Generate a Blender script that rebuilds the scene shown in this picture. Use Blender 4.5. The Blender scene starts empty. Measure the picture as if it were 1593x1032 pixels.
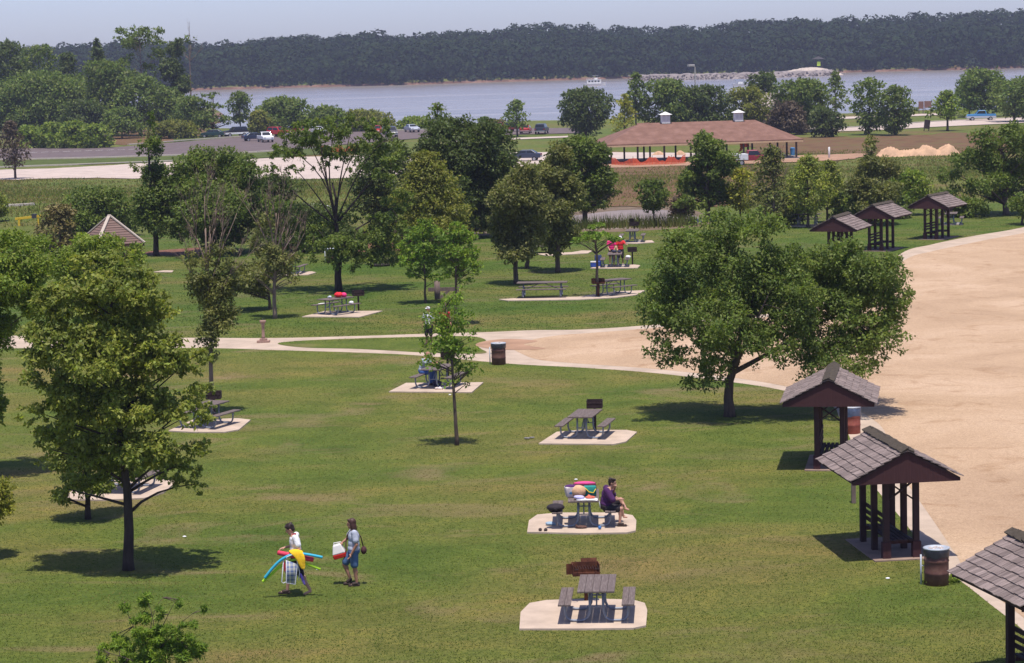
import bpy, bmesh, math, random
import numpy as np
from mathutils import Vector, Matrix, Euler
from mathutils.geometry import delaunay_2d_cdt
R = math.radians
scene = bpy.context.scene
COL = scene.collection
# ------------------------------------------------------------------ camera
FPX, CX, CY, HCAM = 3900.0, 796.5, 516.0, 13.0
PITCH, ROLL = R(6.495), R(1.5)
F_ = Vector((0, math.cos(PITCH), -math.sin(PITCH)))
U0 = Vector((0, math.sin(PITCH), math.cos(PITCH)))
R0 = Vector((1, 0, 0))
RV = R0 * math.cos(ROLL) - U0 * math.sin(ROLL)
UV = U0 * math.cos(ROLL) + R0 * math.sin(ROLL)
CAMPOS = Vector((0, 0, HCAM))
cam_data = bpy.data.cameras.new("Camera")
cam = bpy.data.objects.new("Camera", cam_data)
COL.objects.link(cam)
cam_data.sensor_width = 36
cam_data.lens = FPX / 1593 * 36
cam_data.clip_start = 0.5
cam_data.clip_end = 6000
m = Matrix((RV, UV, -F_)).transposed().to_4x4()
m.translation = CAMPOS
cam.matrix_world = m
scene.camera = cam
# ------------------------------------------------------------------ world, sun, exposure
SUN_EL, SUN_DIR = R(76), Vector((0.03, -0.24, 0.97)).normalized()
w = bpy.data.worlds.new("World")
scene.world = w
w.use_nodes = True
nt = w.node_tree
bg = nt.nodes["Background"]
sky = nt.nodes.new("ShaderNodeTexSky")
sky.sky_type = 'NISHITA'
sky.sun_disc = False
sky.sun_elevation = SUN_EL
sky.sun_rotation = math.pi
sky.air_density = 0.65
sky.dust_density = 0.8
sky.ozone_density = 8.0
tint = nt.nodes.new("ShaderNodeMix")
tint.data_type = 'RGBA'; tint.blend_type = 'MULTIPLY'
tint.inputs[0].default_value = 1.0
tint.inputs[7].default_value = (1.07, .90, .91, 1)
nt.links.new(sky.outputs[0], tint.inputs[6])
nt.links.new(tint.outputs[2], bg.inputs[0])
bg.inputs[1].default_value = 0.15
sl = bpy.data.lights.new("sun", 'SUN')
sl.energy = 4.0
sl.angle = R(0.5)
sl.color = (1.0, 0.925, 0.82)
so = bpy.data.objects.new("sun", sl)
so.rotation_euler = (-SUN_DIR).to_track_quat('-Z', 'Y').to_euler()
so.location = (0, 0, 60)
COL.objects.link(so)
scene.view_settings.view_transform = 'Standard'
scene.view_settings.look = 'None'
scene.view_settings.exposure = 0.42
scene.view_settings.gamma = 1.0
scene.render.engine = 'CYCLES'
cy = scene.cycles
cy.use_denoising = True
cy.max_bounces = 8
cy.diffuse_bounces = 5
cy.glossy_bounces = 2
cy.transmission_bounces = 3
cy.volume_bounces = 0
cy.caustics_reflective = False
cy.caustics_refractive = False

# ------------------------------------------------------------------ terrain and pixel -> place
def sm(a, b, v):
    t = min(1, max(0, (v - a) / (b - a)))
    return t * t * (3 - 2 * t)
LAKE = -4.3
def shore(x):
    return 540 + 230 * sm(-58, -90, x) + 4 * math.sin(x * .09) + 3 * math.sin(x * .23 + 1)
def fshore(x):
    return 1225 + 25 * sm(-100, 300, x) + 9 * math.sin(x * .021) + 5 * math.sin(x * .067 + 2)
def hill(x):
    return 4 + 3.0 * math.exp(-((x - 25) / 75) ** 2) + 4.6 * sm(60, 240, x) + 1.2 * math.sin(x * .05)
def zt(x, y):
    if y < 200: return 0.0
    z = -2.5 * sm(215, 320, y)
    ys, yf = shore(x), fshore(x)
    if y < 950:
        z += -2.3 * sm(ys - 22, ys + 4, y) - 4 * sm(ys + 4, ys + 40, y)
        return z
    z = -8.8 + 6.9 * sm(yf - 5, yf + 4, y)
    z += (hill(x) + 2) * sm(yf + 4, yf + 230, y)
    return z
def ray(px, py):
    return (F_ + RV * ((px - CX) / FPX) + UV * ((CY - py) / FPX))
def G(px, py, h=0.0):
    d = ray(px, py)
    t = 30.0
    if d.z >= -1e-5: return CAMPOS + d * 1300
    t = (HCAM - h) / -d.z
    if t > 200:
        t = 150.0
        while t < 1600:
            p = CAMPOS + d * t
            if p.z <= zt(p.x, p.y) + h: break
            t += 1.0
        lo, hi = t - 1.0, t
        for _ in range(12):
            mid = (lo + hi) / 2
            p = CAMPOS + d * mid
            if p.z <= zt(p.x, p.y) + h: hi = mid
            else: lo = mid
        t = hi
    return CAMPOS + d * t
def scale_at(p):
    return FPX / ((Vector(p) - CAMPOS).dot(F_))
# ------------------------------------------------------------------ materials
MATS = {}
def newmat(name):
    mt = bpy.data.materials.new(name)
    mt.use_nodes = True
    MATS[name] = mt
    return mt, mt.node_tree, mt.node_tree.nodes["Principled BSDF"]
def noise_ramp(nt, vec, scale, detail, stops, dist=0.0, rough=.6):
    n = nt.nodes.new("ShaderNodeTexNoise")
    n.inputs['Scale'].default_value = scale
    n.inputs['Detail'].default_value = detail
    n.inputs['Roughness'].default_value = rough
    n.inputs['Distortion'].default_value = dist
    if vec is not None: nt.links.new(vec, n.inputs['Vector'])
    r = nt.nodes.new("ShaderNodeValToRGB")
    els = r.color_ramp.elements
    while len(els) < len(stops): els.new(.5)
    for e, (p, c) in zip(els, stops):
        e.position = p
        e.color = (*c, 1) if len(c) == 3 else c
    nt.links.new(n.outputs[0], r.inputs[0])
    return r.outputs[0], n.outputs[0]
def mixc(nt, fac, a, b, mode='MIX'):
    m = nt.nodes.new("ShaderNodeMix")
    m.data_type = 'RGBA'
    m.blend_type = mode
    for s, v in ((0, fac), (6, a), (7, b)):
        if hasattr(v, 'is_output'): nt.links.new(v, m.inputs[s])
        elif s == 0: m.inputs[0].default_value = v
        else: m.inputs[s].default_value = (*v, 1)
    return m.outputs[2]
def bump(nt, bs, h, strength, dist=.02):
    b = nt.nodes.new("ShaderNodeBump")
    b.inputs['Strength'].default_value = strength
    b.inputs['Distance'].default_value = dist
    nt.links.new(h, b.inputs['Height'])
    nt.links.new(b.outputs[0], bs.inputs['Normal'])
def mat(name, col, rough=.75, var=.2, scale=6, metal=0, bmp=.15, island=0, spec=.4, col2=None, stretch=None):
    if name in MATS: return MATS[name]
    mt, nt, bs = newmat(name)
    tc = nt.nodes.new("ShaderNodeTexCoord")
    vec = tc.outputs['Object']
    if stretch:
        mp = nt.nodes.new("ShaderNodeMapping")
        mp.inputs['Scale'].default_value = stretch
        nt.links.new(vec, mp.inputs[0]); vec = mp.outputs[0]
    c2 = col2 or tuple(min(1, c * (1 + var)) for c in col)
    c1 = tuple(c * (1 - var) for c in col)
    out, h = noise_ramp(nt, vec, scale, 5, [(.3, c1), (.5, col), (.72, c2)])
    if island:
        g = nt.nodes.new("ShaderNodeNewGeometry")
        mr = nt.nodes.new("ShaderNodeMapRange")
        mr.inputs[3].default_value = 1 - island
        mr.inputs[4].default_value = 1 + island
        nt.links.new(g.outputs['Random Per Island'], mr.inputs[0])
        out = mixc(nt, 1.0, out, mr.outputs[0], 'MULTIPLY')
    nt.links.new(out, bs.inputs['Base Color'])
    bs.inputs['Roughness'].default_value = rough
    bs.inputs['Metallic'].default_value = metal
    bs.inputs['Specular IOR Level'].default_value = spec
    if bmp: bump(nt, bs, h, bmp)
    return mt
def leafmat(name, col, trans=.42, var=.35, hue=.02, spec=.3, nsc=.9):
    mt, nt, bs = newmat(name)
    g = nt.nodes.new("ShaderNodeNewGeometry")
    mr = nt.nodes.new("ShaderNodeMapRange")
    mr.inputs[3].default_value = 1 - var
    mr.inputs[4].default_value = 1 + var
    nt.links.new(g.outputs['Random Per Island'], mr.inputs[0])
    hs = nt.nodes.new("ShaderNodeHueSaturation")
    hs.inputs['Color'].default_value = (*col, 1)
    nt.links.new(mr.outputs[0], hs.inputs['Value'])
    m2 = nt.nodes.new("ShaderNodeMath"); m2.operation = 'MULTIPLY_ADD'
    m3 = nt.nodes.new("ShaderNodeMath"); m3.operation = 'FRACT'
    m4 = nt.nodes.new("ShaderNodeMath"); m4.operation = 'MULTIPLY'
    m4.inputs[1].default_value = 7.31
    nt.links.new(g.outputs['Random Per Island'], m4.inputs[0])
    nt.links.new(m4.outputs[0], m3.inputs[0])
    nt.links.new(m3.outputs[0], m2.inputs[0])
    m2.inputs[1].default_value = hue * 2
    m2.inputs[2].default_value = .5 - hue
    nt.links.new(m2.outputs[0], hs.inputs['Hue'])
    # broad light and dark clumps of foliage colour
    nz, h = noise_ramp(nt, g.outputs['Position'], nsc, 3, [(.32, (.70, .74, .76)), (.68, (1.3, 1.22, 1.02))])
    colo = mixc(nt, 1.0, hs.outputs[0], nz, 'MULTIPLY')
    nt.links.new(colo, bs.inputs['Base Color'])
    bs.inputs['Roughness'].default_value = .55
    bs.inputs['Specular IOR Level'].default_value = spec
    tr = nt.nodes.new("ShaderNodeBsdfTranslucent")
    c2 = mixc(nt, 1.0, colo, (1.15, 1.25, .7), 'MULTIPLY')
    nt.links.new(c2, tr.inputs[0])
    mx = nt.nodes.new("ShaderNodeMixShader")
    mx.inputs[0].default_value = trans
    nt.links.new(bs.outputs[0], mx.inputs[1])
    nt.links.new(tr.outputs[0], mx.inputs[2])
    nt.links.new(mx.outputs[0], nt.nodes["Material Output"].inputs[0])
    return mt
# ------------------------------------------------------------------ object helpers
def tag(o, label=None, cat=None, group=None, kind=None):
    if label: o["label"] = label
    if cat: o["category"] = cat
    if group: o["group"] = group
    if kind: o["kind"] = kind
    return o
def thing(name, label, cat, loc=(0, 0, 0), rz=0.0, group=None, rot=None):
    o = bpy.data.objects.new(name, None)
    COL.objects.link(o)
    o.empty_display_size = .2
    o.location = loc
    o.rotation_euler = rot if rot else (0, 0, rz)
    return tag(o, label, cat, group)
def link_mesh(name, me, parent=None, label=None):
    o = bpy.data.objects.new(name, me)
    COL.objects.link(o)
    if parent is not None: o.parent = parent
    if label: o["label"] = label
    return o
def copy_tree(o, parent=None):
    c = o.copy()
    COL.objects.link(c)
    c.parent = parent
    for ch in list(o.children): copy_tree(ch, c)
    return c
class MB:
    def __init__(s):
        s.v = []; s.f = []; s.mi = []
    def add(s, vs, fs, mi=0):
        b = len(s.v)
        s.v += [tuple(v) for v in vs]
        s.f += [tuple(i + b for i in f) for f in fs]
        s.mi += [mi] * len(fs)
        return s
    def box(s, c, d, rot=None, mi=0, bev=0):
        x, y, z = d[0] / 2, d[1] / 2, d[2] / 2
        rm = Euler(rot).to_matrix() if rot else Matrix.Identity(3)
        c = Vector(c)
        vs = [c + rm @ Vector((sx * x, sy * y, sz * z)) for sx in (-1, 1) for sy in (-1, 1) for sz in (-1, 1)]
        return s.add(vs, [(0, 1, 3, 2), (4, 6, 7, 5), (0, 4, 5, 1), (2, 3, 7, 6), (0, 2, 6, 4), (1, 5, 7, 3)], mi)
    def bar(s, p, q, wd, ht, up=(0, 0, 1), mi=0):
        p, q = Vector(p), Vector(q)
        a = (q - p).normalized()
        u = Vector(up)
        sd = a.cross(u)
        if sd.length < 1e-4: sd = a.cross(Vector((0, 1, 0)))
        sd.normalize()
        u = sd.cross(a)
        vs = [e + sd * (i * wd / 2) + u * (j * ht / 2) for e in (p, q) for i, j in ((-1, -1), (1, -1), (1, 1), (-1, 1))]
        return s.add(vs, [(0, 3, 2, 1), (4, 5, 6, 7), (0, 1, 5, 4), (1, 2, 6, 5), (2, 3, 7, 6), (3, 0, 4, 7)], mi)
    def tube(s, pts, rad, n=8, mi=0, flat=1.0):
        pts = [Vector(p) for p in pts]
        if not hasattr(rad, '__len__'): rad = [rad] * len(pts)
        vs, fs = [], []
        prev = None
        for i, p in enumerate(pts):
            a = (pts[min(i + 1, len(pts) - 1)] - pts[max(i - 1, 0)]).normalized()
            if prev is None:
                u = a.cross(Vector((0, 0, 1)))
                if u.length < .05: u = a.cross(Vector((0, 1, 0)))
            else:
                u = prev - a * prev.dot(a)
            u.normalize(); prev = u
            v = a.cross(u)
            for k in range(n):
                t = 2 * math.pi * k / n
                vs.append(p + u * (math.cos(t) * rad[i]) + v * (math.sin(t) * rad[i] * flat))
        for i in range(len(pts) - 1):
            for k in range(n):
                k2 = (k + 1) % n
                fs.append((i * n + k, i * n + k2, (i + 1) * n + k2, (i + 1) * n + k))
        fs.append(tuple(range(n - 1, -1, -1)))
        fs.append(tuple((len(pts) - 1) * n + k for k in range(n)))
        return s.add(vs, fs, mi)
    def lathe(s, prof, c=(0, 0, 0), n=24, mi=0):
        vs, fs = [], []
        for r, z in prof:
            for k in range(n):
                t = 2 * math.pi * k / n
                vs.append((c[0] + r * math.cos(t), c[1] + r * math.sin(t), c[2] + z))
        for i in range(len(prof) - 1):
            for k in range(n):
                k2 = (k + 1) % n
                fs.append((i * n + k, i * n + k2, (i + 1) * n + k2, (i + 1) * n + k))
        fs.append(tuple(range(n - 1, -1, -1)))
        fs.append(tuple((len(prof) - 1) * n + k for k in range(n)))
        return s.add(vs, fs, mi)
    def prism(s, poly, z0, z1, mi=0, axis=None):
        n = len(poly)
        if axis == 'y':   # polygon in XZ, extruded along y from z0 to z1
            vs = [(x, z0, z) for x, z in poly] + [(x, z1, z) for x, z in poly]
            fs = [tuple(range(n)), tuple(range(2 * n - 1, n - 1, -1))] + [(i, n + i, n + (i + 1) % n, (i + 1) % n) for i in range(n)]
        else:
            vs = [(x, y, z0) for x, y in poly] + [(x, y, z1) for x, y in poly]
            fs = [tuple(range(n - 1, -1, -1)), tuple(range(n, 2 * n))] + [(i, (i + 1) % n, n + (i + 1) % n, n + i) for i in range(n)]
        return s.add(vs, fs, mi)
    def ell(s, c, r, nu=12, nv=8, rot=None, mi=0):
        rm = Euler(rot).to_matrix() if rot else Matrix.Identity(3)
        c = Vector(c)
        vs = [c + rm @ Vector((0, 0, -r[2]))]
        for j in range(1, nv):
            ph = -math.pi / 2 + math.pi * j / nv
            for k in range(nu):
                t = 2 * math.pi * k / nu
                vs.append(c + rm @ Vector((r[0] * math.cos(ph) * math.cos(t), r[1] * math.cos(ph) * math.sin(t), r[2] * math.sin(ph))))
        vs.append(c + rm @ Vector((0, 0, r[2])))
        fs = [(0, 1 + (k + 1) % nu, 1 + k) for k in range(nu)]
        for j in range(nv - 2):
            for k in range(nu):
                a, b = 1 + j * nu + k, 1 + j * nu + (k + 1) % nu
                fs.append((a, b, b + nu, a + nu))
        L = len(vs) - 1
        fs += [(L, L - nu + k, L - nu + (k + 1) % nu) for k in range(nu)]
        return s.add(vs, fs, mi)
    def mesh(s, name, mats, smooth=False):
        me = bpy.data.meshes.new(name)
        me.from_pydata(s.v, [], s.f)
        ms = mats if isinstance(mats, (list, tuple)) else [mats]
        for mm in ms: me.materials.append(mm)
        if len(ms) > 1: me.polygons.foreach_set("material_index", s.mi)
        if smooth: me.polygons.foreach_set("use_smooth", [True] * len(me.polygons))
        me.update()
        return me
    def build(s, name, mats, parent=None, smooth=False, label=None, bevel=0):
        o = link_mesh(name, s.mesh(name, mats, smooth), parent, label)
        if bevel:
            b = o.modifiers.new("Bevel", 'BEVEL')
            b.width = bevel; b.segments = 2; b.limit_method = 'ANGLE'; b.angle_limit = R(40)
        return o
def polyarea_pts(poly):
    return np.array([[p[0], p[1]] for p in poly])
def inpoly(P, poly):
    x, y = P[:, 0], P[:, 1]
    ins = np.zeros(len(P), bool)
    n = len(poly)
    for i in range(n):
        x1, y1 = poly[i]; x2, y2 = poly[(i + 1) % n]
        c = ((y1 > y) != (y2 > y)) & (x < (x2 - x1) * (y - y1) / ((y2 - y1) or 1e-9) + x1)
        ins ^= c
    return ins
def spline(pts, n=6, closed=True):
    """Catmull-Rom through px points, so outlines bend softly"""
    out = []
    N = len(pts)
    rng = range(N if closed else N - 1)
    for i in rng:
        p = [Vector(pts[(i + k) % N] if closed else pts[min(max(i + k, 0), N - 1)]) for k in (-1, 0, 1, 2)]
        for j in range(n):
            t = j / n
            out.append(tuple(0.5 * ((2 * p[1]) + (p[2] - p[0]) * t + (2 * p[0] - 5 * p[1] + 4 * p[2] - p[3]) * t * t + (3 * p[1] - p[0] - 3 * p[2] + p[3]) * t ** 3)))
    if not closed: out.append(tuple(pts[-1]))
    return out
ZONES = []
def sheet(name, pxs, off, mt, smooth_edge=True, step=None, jag=0.0, kind='structure', seed=0, zone=True):
    rn = random.Random(seed)
    if smooth_edge: pxs = spline(pxs, 8)
    W = [G(*p) for p in pxs]
    poly = [(p.x + rn.uniform(-jag, jag), p.y + rn.uniform(-jag, jag) * 2) for p in W]
    ZONES.append(poly) if zone else None
    ys = [p[1] for p in poly]; xs = [p[0] for p in poly]
    pts = [Vector(p) for p in poly]
    n = len(pts)
    if max(ys) > 205:
        st = step or 6.0
        y = max(min(ys), 200)
        extra = []
        while y < max(ys):
            x = min(xs)
            while x < max(xs):
                extra.append((x, y)); x += st * 2
            y += st
        if extra:
            E = np.array(extra)
            for e, k in zip(extra, inpoly(E, poly)):
                if k: pts.append(Vector(e))
    vs, es, fs, *_ = delaunay_2d_cdt(pts, [(i, (i + 1) % n) for i in range(n)], [list(range(n))], 1, 1e-4)
    me = bpy.data.meshes.new(name)
    vv = [(v.x, v.y, zt(v.x, v.y) + off) for v in vs]
    ff = []
    for f in fs:
        a, b, c = [Vector(vv[i]) for i in f[:3]]
        ff.append(tuple(f) if (b - a).cross(c - a).z > 0 else tuple(reversed(f)))
    me.from_pydata(vv, [], ff)
    me.materials.append(mt)
    o = link_mesh(name, me)
    o["kind"] = kind
    return o
# ================================================================== THE SETTING
def ground_mat():
    mt, nt, bs = newmat("ground")
    g = nt.nodes.new("ShaderNodeNewGeometry")
    P = g.outputs['Position']
    # mown lawn: broad greener and drier patches, small clumps, fine blades
    mpg = nt.nodes.new("ShaderNodeMapping")
    mpg.inputs['Scale'].default_value = (.55, 1, 1)
    nt.links.new(P, mpg.inputs[0])
    big, _ = noise_ramp(nt, mpg.outputs[0], .13, 4, [(.28, (.066, .110, .016)), (.46, (.100, .130, .023)), (.60, (.142, .140, .034)), (.74, (.190, .138, .055))], .6)
    mid, _ = noise_ramp(nt, P, .55, 5, [(.30, (.74, .80, .70)), (.5, (1, 1, 1)), (.72, (1.28, 1.16, 1.15))], .8)
    fine, hf = noise_ramp(nt, P, 7, 6, [(.28, (.50, .55, .48)), (.5, (1, 1, 1)), (.75, (1.55, 1.45, 1.3))], 0, .72)
    bare, _ = noise_ramp(nt, mpg.outputs[0], .30, 6, [(.54, (0, 0, 0)), (.72, (.7, .7, .7))], 1.2)
    lawn = mixc(nt, 1, big, mid, 'MULTIPLY')
    lawn = mixc(nt, 1, lawn, fine, 'MULTIPLY')
    lawn = mixc(nt, bare, lawn, (.23, .165, .09))
    # rough meadow beyond the lawn
    r1, _ = noise_ramp(nt, P, .07, 4, [(.32, (.085, .125, .022)), (.52, (.118, .132, .030)), (.70, (.150, .105, .046))], .5)
    r2, hr = noise_ramp(nt, P, 1.3, 6, [(.28, (.55, .58, .55)), (.5, (1, 1, 1)), (.74, (1.4, 1.35, 1.3))], .3, .7)
    rough = mixc(nt, 1, r1, r2, 'MULTIPLY')
    sx = nt.nodes.new("ShaderNodeSeparateXYZ")
    nt.links.new(P, sx.inputs[0])
    def rangey(a, b, out=1):
        mr = nt.nodes.new("ShaderNodeMapRange")
        mr.inputs[1].default_value = a; mr.inputs[2].default_value = b
        nt.links.new(sx.outputs[out], mr.inputs[0])
        return mr.outputs[0]
    lush = mixc(nt, 1, lawn, (.76, .88, .80), 'MULTIPLY')
    lawn = mixc(nt, rangey(112, 124), lawn, lush)
    c = mixc(nt, rangey(178, 196), lawn, rough)
    # clay and stone of the lake bed and banks
    bk, _ = noise_ramp(nt, P, .12, 6, [(.3, (.07, .042, .030)), (.55, (.17, .095, .070)), (.75, (.28, .185, .145))], .4, .7)
    mz = rangey(-2.9, -3.5, 2)
    c = mixc(nt, mz, c, bk)
    floor, _ = noise_ramp(nt, P, .05, 5, [(.3, (.016, .026, .010)), (.7, (.03, .042, .016))])
    mul = nt.nodes.new("ShaderNodeMath"); mul.operation = 'MULTIPLY'
    nt.links.new(rangey(1100, 1150), mul.inputs[0])
    nt.links.new(rangey(-2.2, -1.6, 2), mul.inputs[1])
    c = mixc(nt, mul.outputs[0], c, floor)
    nt.links.new(c, bs.inputs['Base Color'])
    bs.inputs['Roughness'].default_value = .95
    bs.inputs['Specular IOR Level'].default_value = .15
    bump(nt, bs, hf, .8, .09)
    return mt
GROUND = ground_mat()
def build_ground():
    ys = list(np.arange(10, 200, 10)) + list(np.arange(200, 345, 4)) + list(np.arange(345, 500, 8)) + list(np.arange(500, 800, 4)) \
        + list(np.arange(800, 1200, 25)) + list(np.arange(1200, 1270, 3)) + list(np.arange(1270, 1560, 12)) + [1600, 1700, 1850]
    xs = list(np.arange(-500, -200, 30)) + list(np.arange(-200, 200, 6)) + list(np.arange(200, 501, 20))
    v = [(x, y, zt(x, y)) for y in ys for x in xs]
    nx = len(xs)
    f = [(j * nx + i, j * nx + i + 1, (j + 1) * nx + i + 1, (j + 1) * nx + i) for j in range(len(ys) - 1) for i in range(nx - 1)]
    me = bpy.data.meshes.new("ground")
    me.from_pydata([tuple(map(float, p)) for p in v], [], f)
    me.materials.append(GROUND)
    me.polygons.foreach_set("use_smooth", [True] * len(f))
    o = link_mesh("ground", me); o["kind"] = "structure"
build_ground()
def water_mat(name, deep, ws, bstr, rough):
    mt, nt, bs = newmat(name)
    g = nt.nodes.new("ShaderNodeNewGeometry")
    mp = nt.nodes.new("ShaderNodeMapping")
    mp.inputs['Scale'].default_value = (.35, 1, 1)
    nt.links.new(g.outputs['Position'], mp.inputs[0])
    _, h = noise_ramp(nt, mp.outputs[0], ws, 4, [(.3, (0, 0, 0)), (.7, (1, 1, 1))])
    mp2 = nt.nodes.new("ShaderNodeMapping")
    mp2.inputs['Scale'].default_value = (.12, 1, 1)
    nt.links.new(g.outputs['Position'], mp2.inputs[0])
    o2, _ = noise_ramp(nt, mp2.outputs[0], .06, 5, [(.35, tuple(c * .72 for c in deep)), (.65, tuple(c * 1.22 for c in deep))])
    nt.links.new(o2, bs.inputs['Base Color'])
    bs.inputs['Roughness'].default_value = rough
    bs.inputs['IOR'].default_value = 1.33
    bump(nt, bs, h, bstr, .25)
    return mt
WATER = water_mat("lake_water", (.26, .225, .20), .55, .55, .22)
mb = MB()
mb.add([(-500, 500, LAKE), (500, 500, LAKE), (500, 1330, LAKE), (-500, 1330, LAKE)], [(0, 1, 2, 3)])
o = mb.build("lake_water", WATER); o["kind"] = "structure"
# ---- flat sheets
SAND = None
def sand_mat():
    mt, nt, bs = newmat("sand")
    g = nt.nodes.new("ShaderNodeNewGeometry"); P = g.outputs['Position']
    a, _ = noise_ramp(nt, P, .11, 5, [(.28, (.365, .252, .165)), (.5, (.44, .31, .205)), (.72, (.51, .372, .262))], 1.2)
    b, h = noise_ramp(nt, P, 5, 6, [(.25, (.78, .76, .74)), (.5, (1, 1, 1)), (.78, (1.12, 1.12, 1.12))], 0, .75)
    d, _ = noise_ramp(nt, P, .42, 5, [(.55, (1, 1, 1)), (.70, (.78, .72, .66))], 1.5)
    e, _ = noise_ramp(nt, P, 17, 3, [(.30, (.70, .67, .64)), (.5, (1, 1, 1)), (.70, (1.2, 1.22, 1.24))], 0, .8)
    c = mixc(nt, 1, mixc(nt, 1, mixc(nt, 1, a, b, 'MULTIPLY'), d, 'MULTIPLY'), e, 'MULTIPLY')
    nt.links.new(c, bs.inputs['Base Color'])
    bs.inputs['Roughness'].default_value = .95
    bs.inputs['Specular IOR Level'].default_value = .1
    bump(nt, bs, h, .6, .06)
    return mt
SAND = sand_mat()
PATH = mat("path_concrete", (.44, .35, .275), .9, .17, .9, bmp=.3, spec=.2)
GRAVEL = mat("pale_gravel", (.47, .39, .345), .95, .16, .5, bmp=.5, spec=.1)
ASPH = mat("asphalt", (.135, .105, .105), .9, .2, .4, bmp=.2, spec=.2)
KERB = mat("kerb_concrete", (.52, .46, .40), .9, .12, 2, spec=.2)
MULCH = mat("mulch", (.17, .085, .06), .95, .35, 3, bmp=.5, spec=.1)
DIRT = mat("pink_dirt", (.34, .21, .14), .95, .22, .6, bmp=.4, spec=.1)
BROWN = mat("dry_meadow", (.150, .088, .048), .95, .35, .35, bmp=.5, spec=.1, col2=(.105, .11, .036))
STRIPG = mat("mown_strip", (.075, .098, .024), .95, .3, .5, bmp=.3, spec=.1)
path_o = [(-60, 523), (150, 525), (330, 526), (440, 526), (560, 523), (680, 519), (760, 517), (830, 514), (905, 513), (1000, 507), (1110, 497), (1240, 481),
          (1350, 440), (1403, 394), (1448, 381), (1500, 370), (1560, 360), (1640, 348), (1800, 345), (1900, 700), (1800, 1080), (1700, 1075), (1640, 1030), (1593, 982), (1540, 940), (1495, 905),
          (1452, 880), (1420, 830), (1388, 790), (1362, 760), (1345, 735), (1330, 700), (1318, 672), (1306, 650), (1290, 630), (1210, 606), (1100, 590), (1000, 579), (900, 572), (790, 566), (660, 554), (560, 549), (430, 545), (330, 542), (150, 541), (-60, 541)]
sheet("path", path_o, .004, PATH)
lens = [(432, 535), (470, 530.5), (560, 527), (680, 524), (735, 524), (756, 530), (742, 536), (748, 543), (757, 549), (735, 551), (660, 549), (560, 543.5), (470, 541)]
sand = [(797, 542), (808, 536), (832, 528), (870, 522), (910, 519), (1000, 512), (1110, 502), (1240, 486), (1352, 448), (1409, 404), (1452, 391), (1503, 380), (1560, 369), (1640, 357), (1780, 352),
        (1880, 700), (1770, 1060), (1700, 1050), (1593, 962), (1540, 922), (1503, 893), (1490, 868), (1455, 815), (1425, 772), (1400, 735), (1386, 700), (1374, 668), (1350, 648), (1300, 622), (1210, 599), (1100, 583), (1000, 573), (900, 566), (838, 560), (810, 550)]
sheet("sand", sand, .008, SAND)
ZONES.pop(0)
ZONES.insert(0, [(p.x, p.y) for p in [G(*q) for q in spline(path_o, 8)]])
LENS_POLY = [(p.x, p.y) for p in [G(*q) for q in spline(lens, 8)]]
sheet("lawn_island", lens, .012, GROUND, zone=False)
sheet("dirt_patch", [(752, 532), (790, 528), (836, 531), (815, 537), (848, 543), (800, 545), (762, 543), (740, 538)], .016, DIRT, zone=False)
MUD = mat("pond_mud", (.15, .11, .075), .95, .25, .6, spec=.2)
POND = water_mat("pond_water", (.27, .215, .185), 1.2, .25, .5)
pond = [(700, 366), (760, 362), (830, 360), (905, 358), (960, 357), (1040, 352), (1090, 346), (1075, 333), (1030, 327), (960, 328), (900, 335), (840, 341), (760, 346), (700, 350)]
sheet("pond_bank", [(680, 372), (760, 366), (905, 362), (960, 361), (1050, 356), (1105, 348), (1085, 329), (1030, 322), (960, 322), (895, 330), (840, 336), (750, 341), (680, 346)], .004, MUD)
sheet("pond_water", pond, .010, POND)
sheet("mulch_bed", [(440, 388), (500, 392), (600, 391), (690, 383), (700, 376), (600, 377), (500, 379), (445, 381)], .006, MULCH)
sheet("mulch_bed", [(235, 397), (300, 397), (340, 391), (330, 385), (270, 388), (230, 392)], .006, MULCH)
# far ground: gravel, car park, roads, dry grass
sheet("dry_meadow", [(930, 318), (1000, 322), (1100, 322), (1200, 300), (1200, 262), (1080, 257), (960, 258), (925, 285)], .05, BROWN, zone=False, jag=1)
sheet("dry_meadow", [(1185, 238), (1300, 240), (1400, 243), (1500, 240), (1590, 235), (1590, 213), (1500, 207), (1420, 211), (1330, 214), (1185, 217)], .05, BROWN, zone=False, jag=1)
sheet("dry_meadow", [(165, 222), (200, 226), (290, 219), (330, 210), (300, 200), (230, 203), (170, 208)], .05, BROWN, zone=False, jag=1)
sheet("gravel", [(-60, 268), (100, 262), (260, 253), (480, 245), (700, 239), (850, 238), (1085, 240), (1085, 253), (960, 256), (700, 266), (560, 277), (400, 280), (250, 279), (130, 278), (-60, 281)], .07, GRAVEL, zone=False, jag=.4)
sheet("car_park", [(-60, 233), (100, 231), (180, 230), (230, 226), (350, 216), (480, 208), (700, 202), (905, 199.5), (905, 208), (760, 211), (640, 217), (520, 227), (400, 237), (200, 244), (-60, 250)], .09, ASPH, False, zone=False)
sheet("verge", [(-60, 253), (200, 246.5), (400, 239), (520, 230), (560, 236), (400, 247), (270, 252), (-60, 262)], .08, STRIPG, zone=False)
sheet("verge", [(270, 222), (350, 213.5), (480, 206), (480, 201), (330, 210), (270, 216)], .08, STRIPG, False, zone=False)
sheet("road", [(1130, 203), (1330, 199), (1460, 190), (1650, 182), (1650, 188.5), (1460, 198), (1330, 204.5), (1130, 208)], .09, GRAVEL, zone=False)
sheet("road", [(1290, 183.5), (1460, 177), (1470, 179.5), (1300, 186.5)], .09, GRAVEL, False, zone=False)
sheet("path", [(700, 219), (800, 215.5), (885, 212.3), (885, 214.6), (800, 218), (700, 222)], .09, GRAVEL, False, zone=False)
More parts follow.
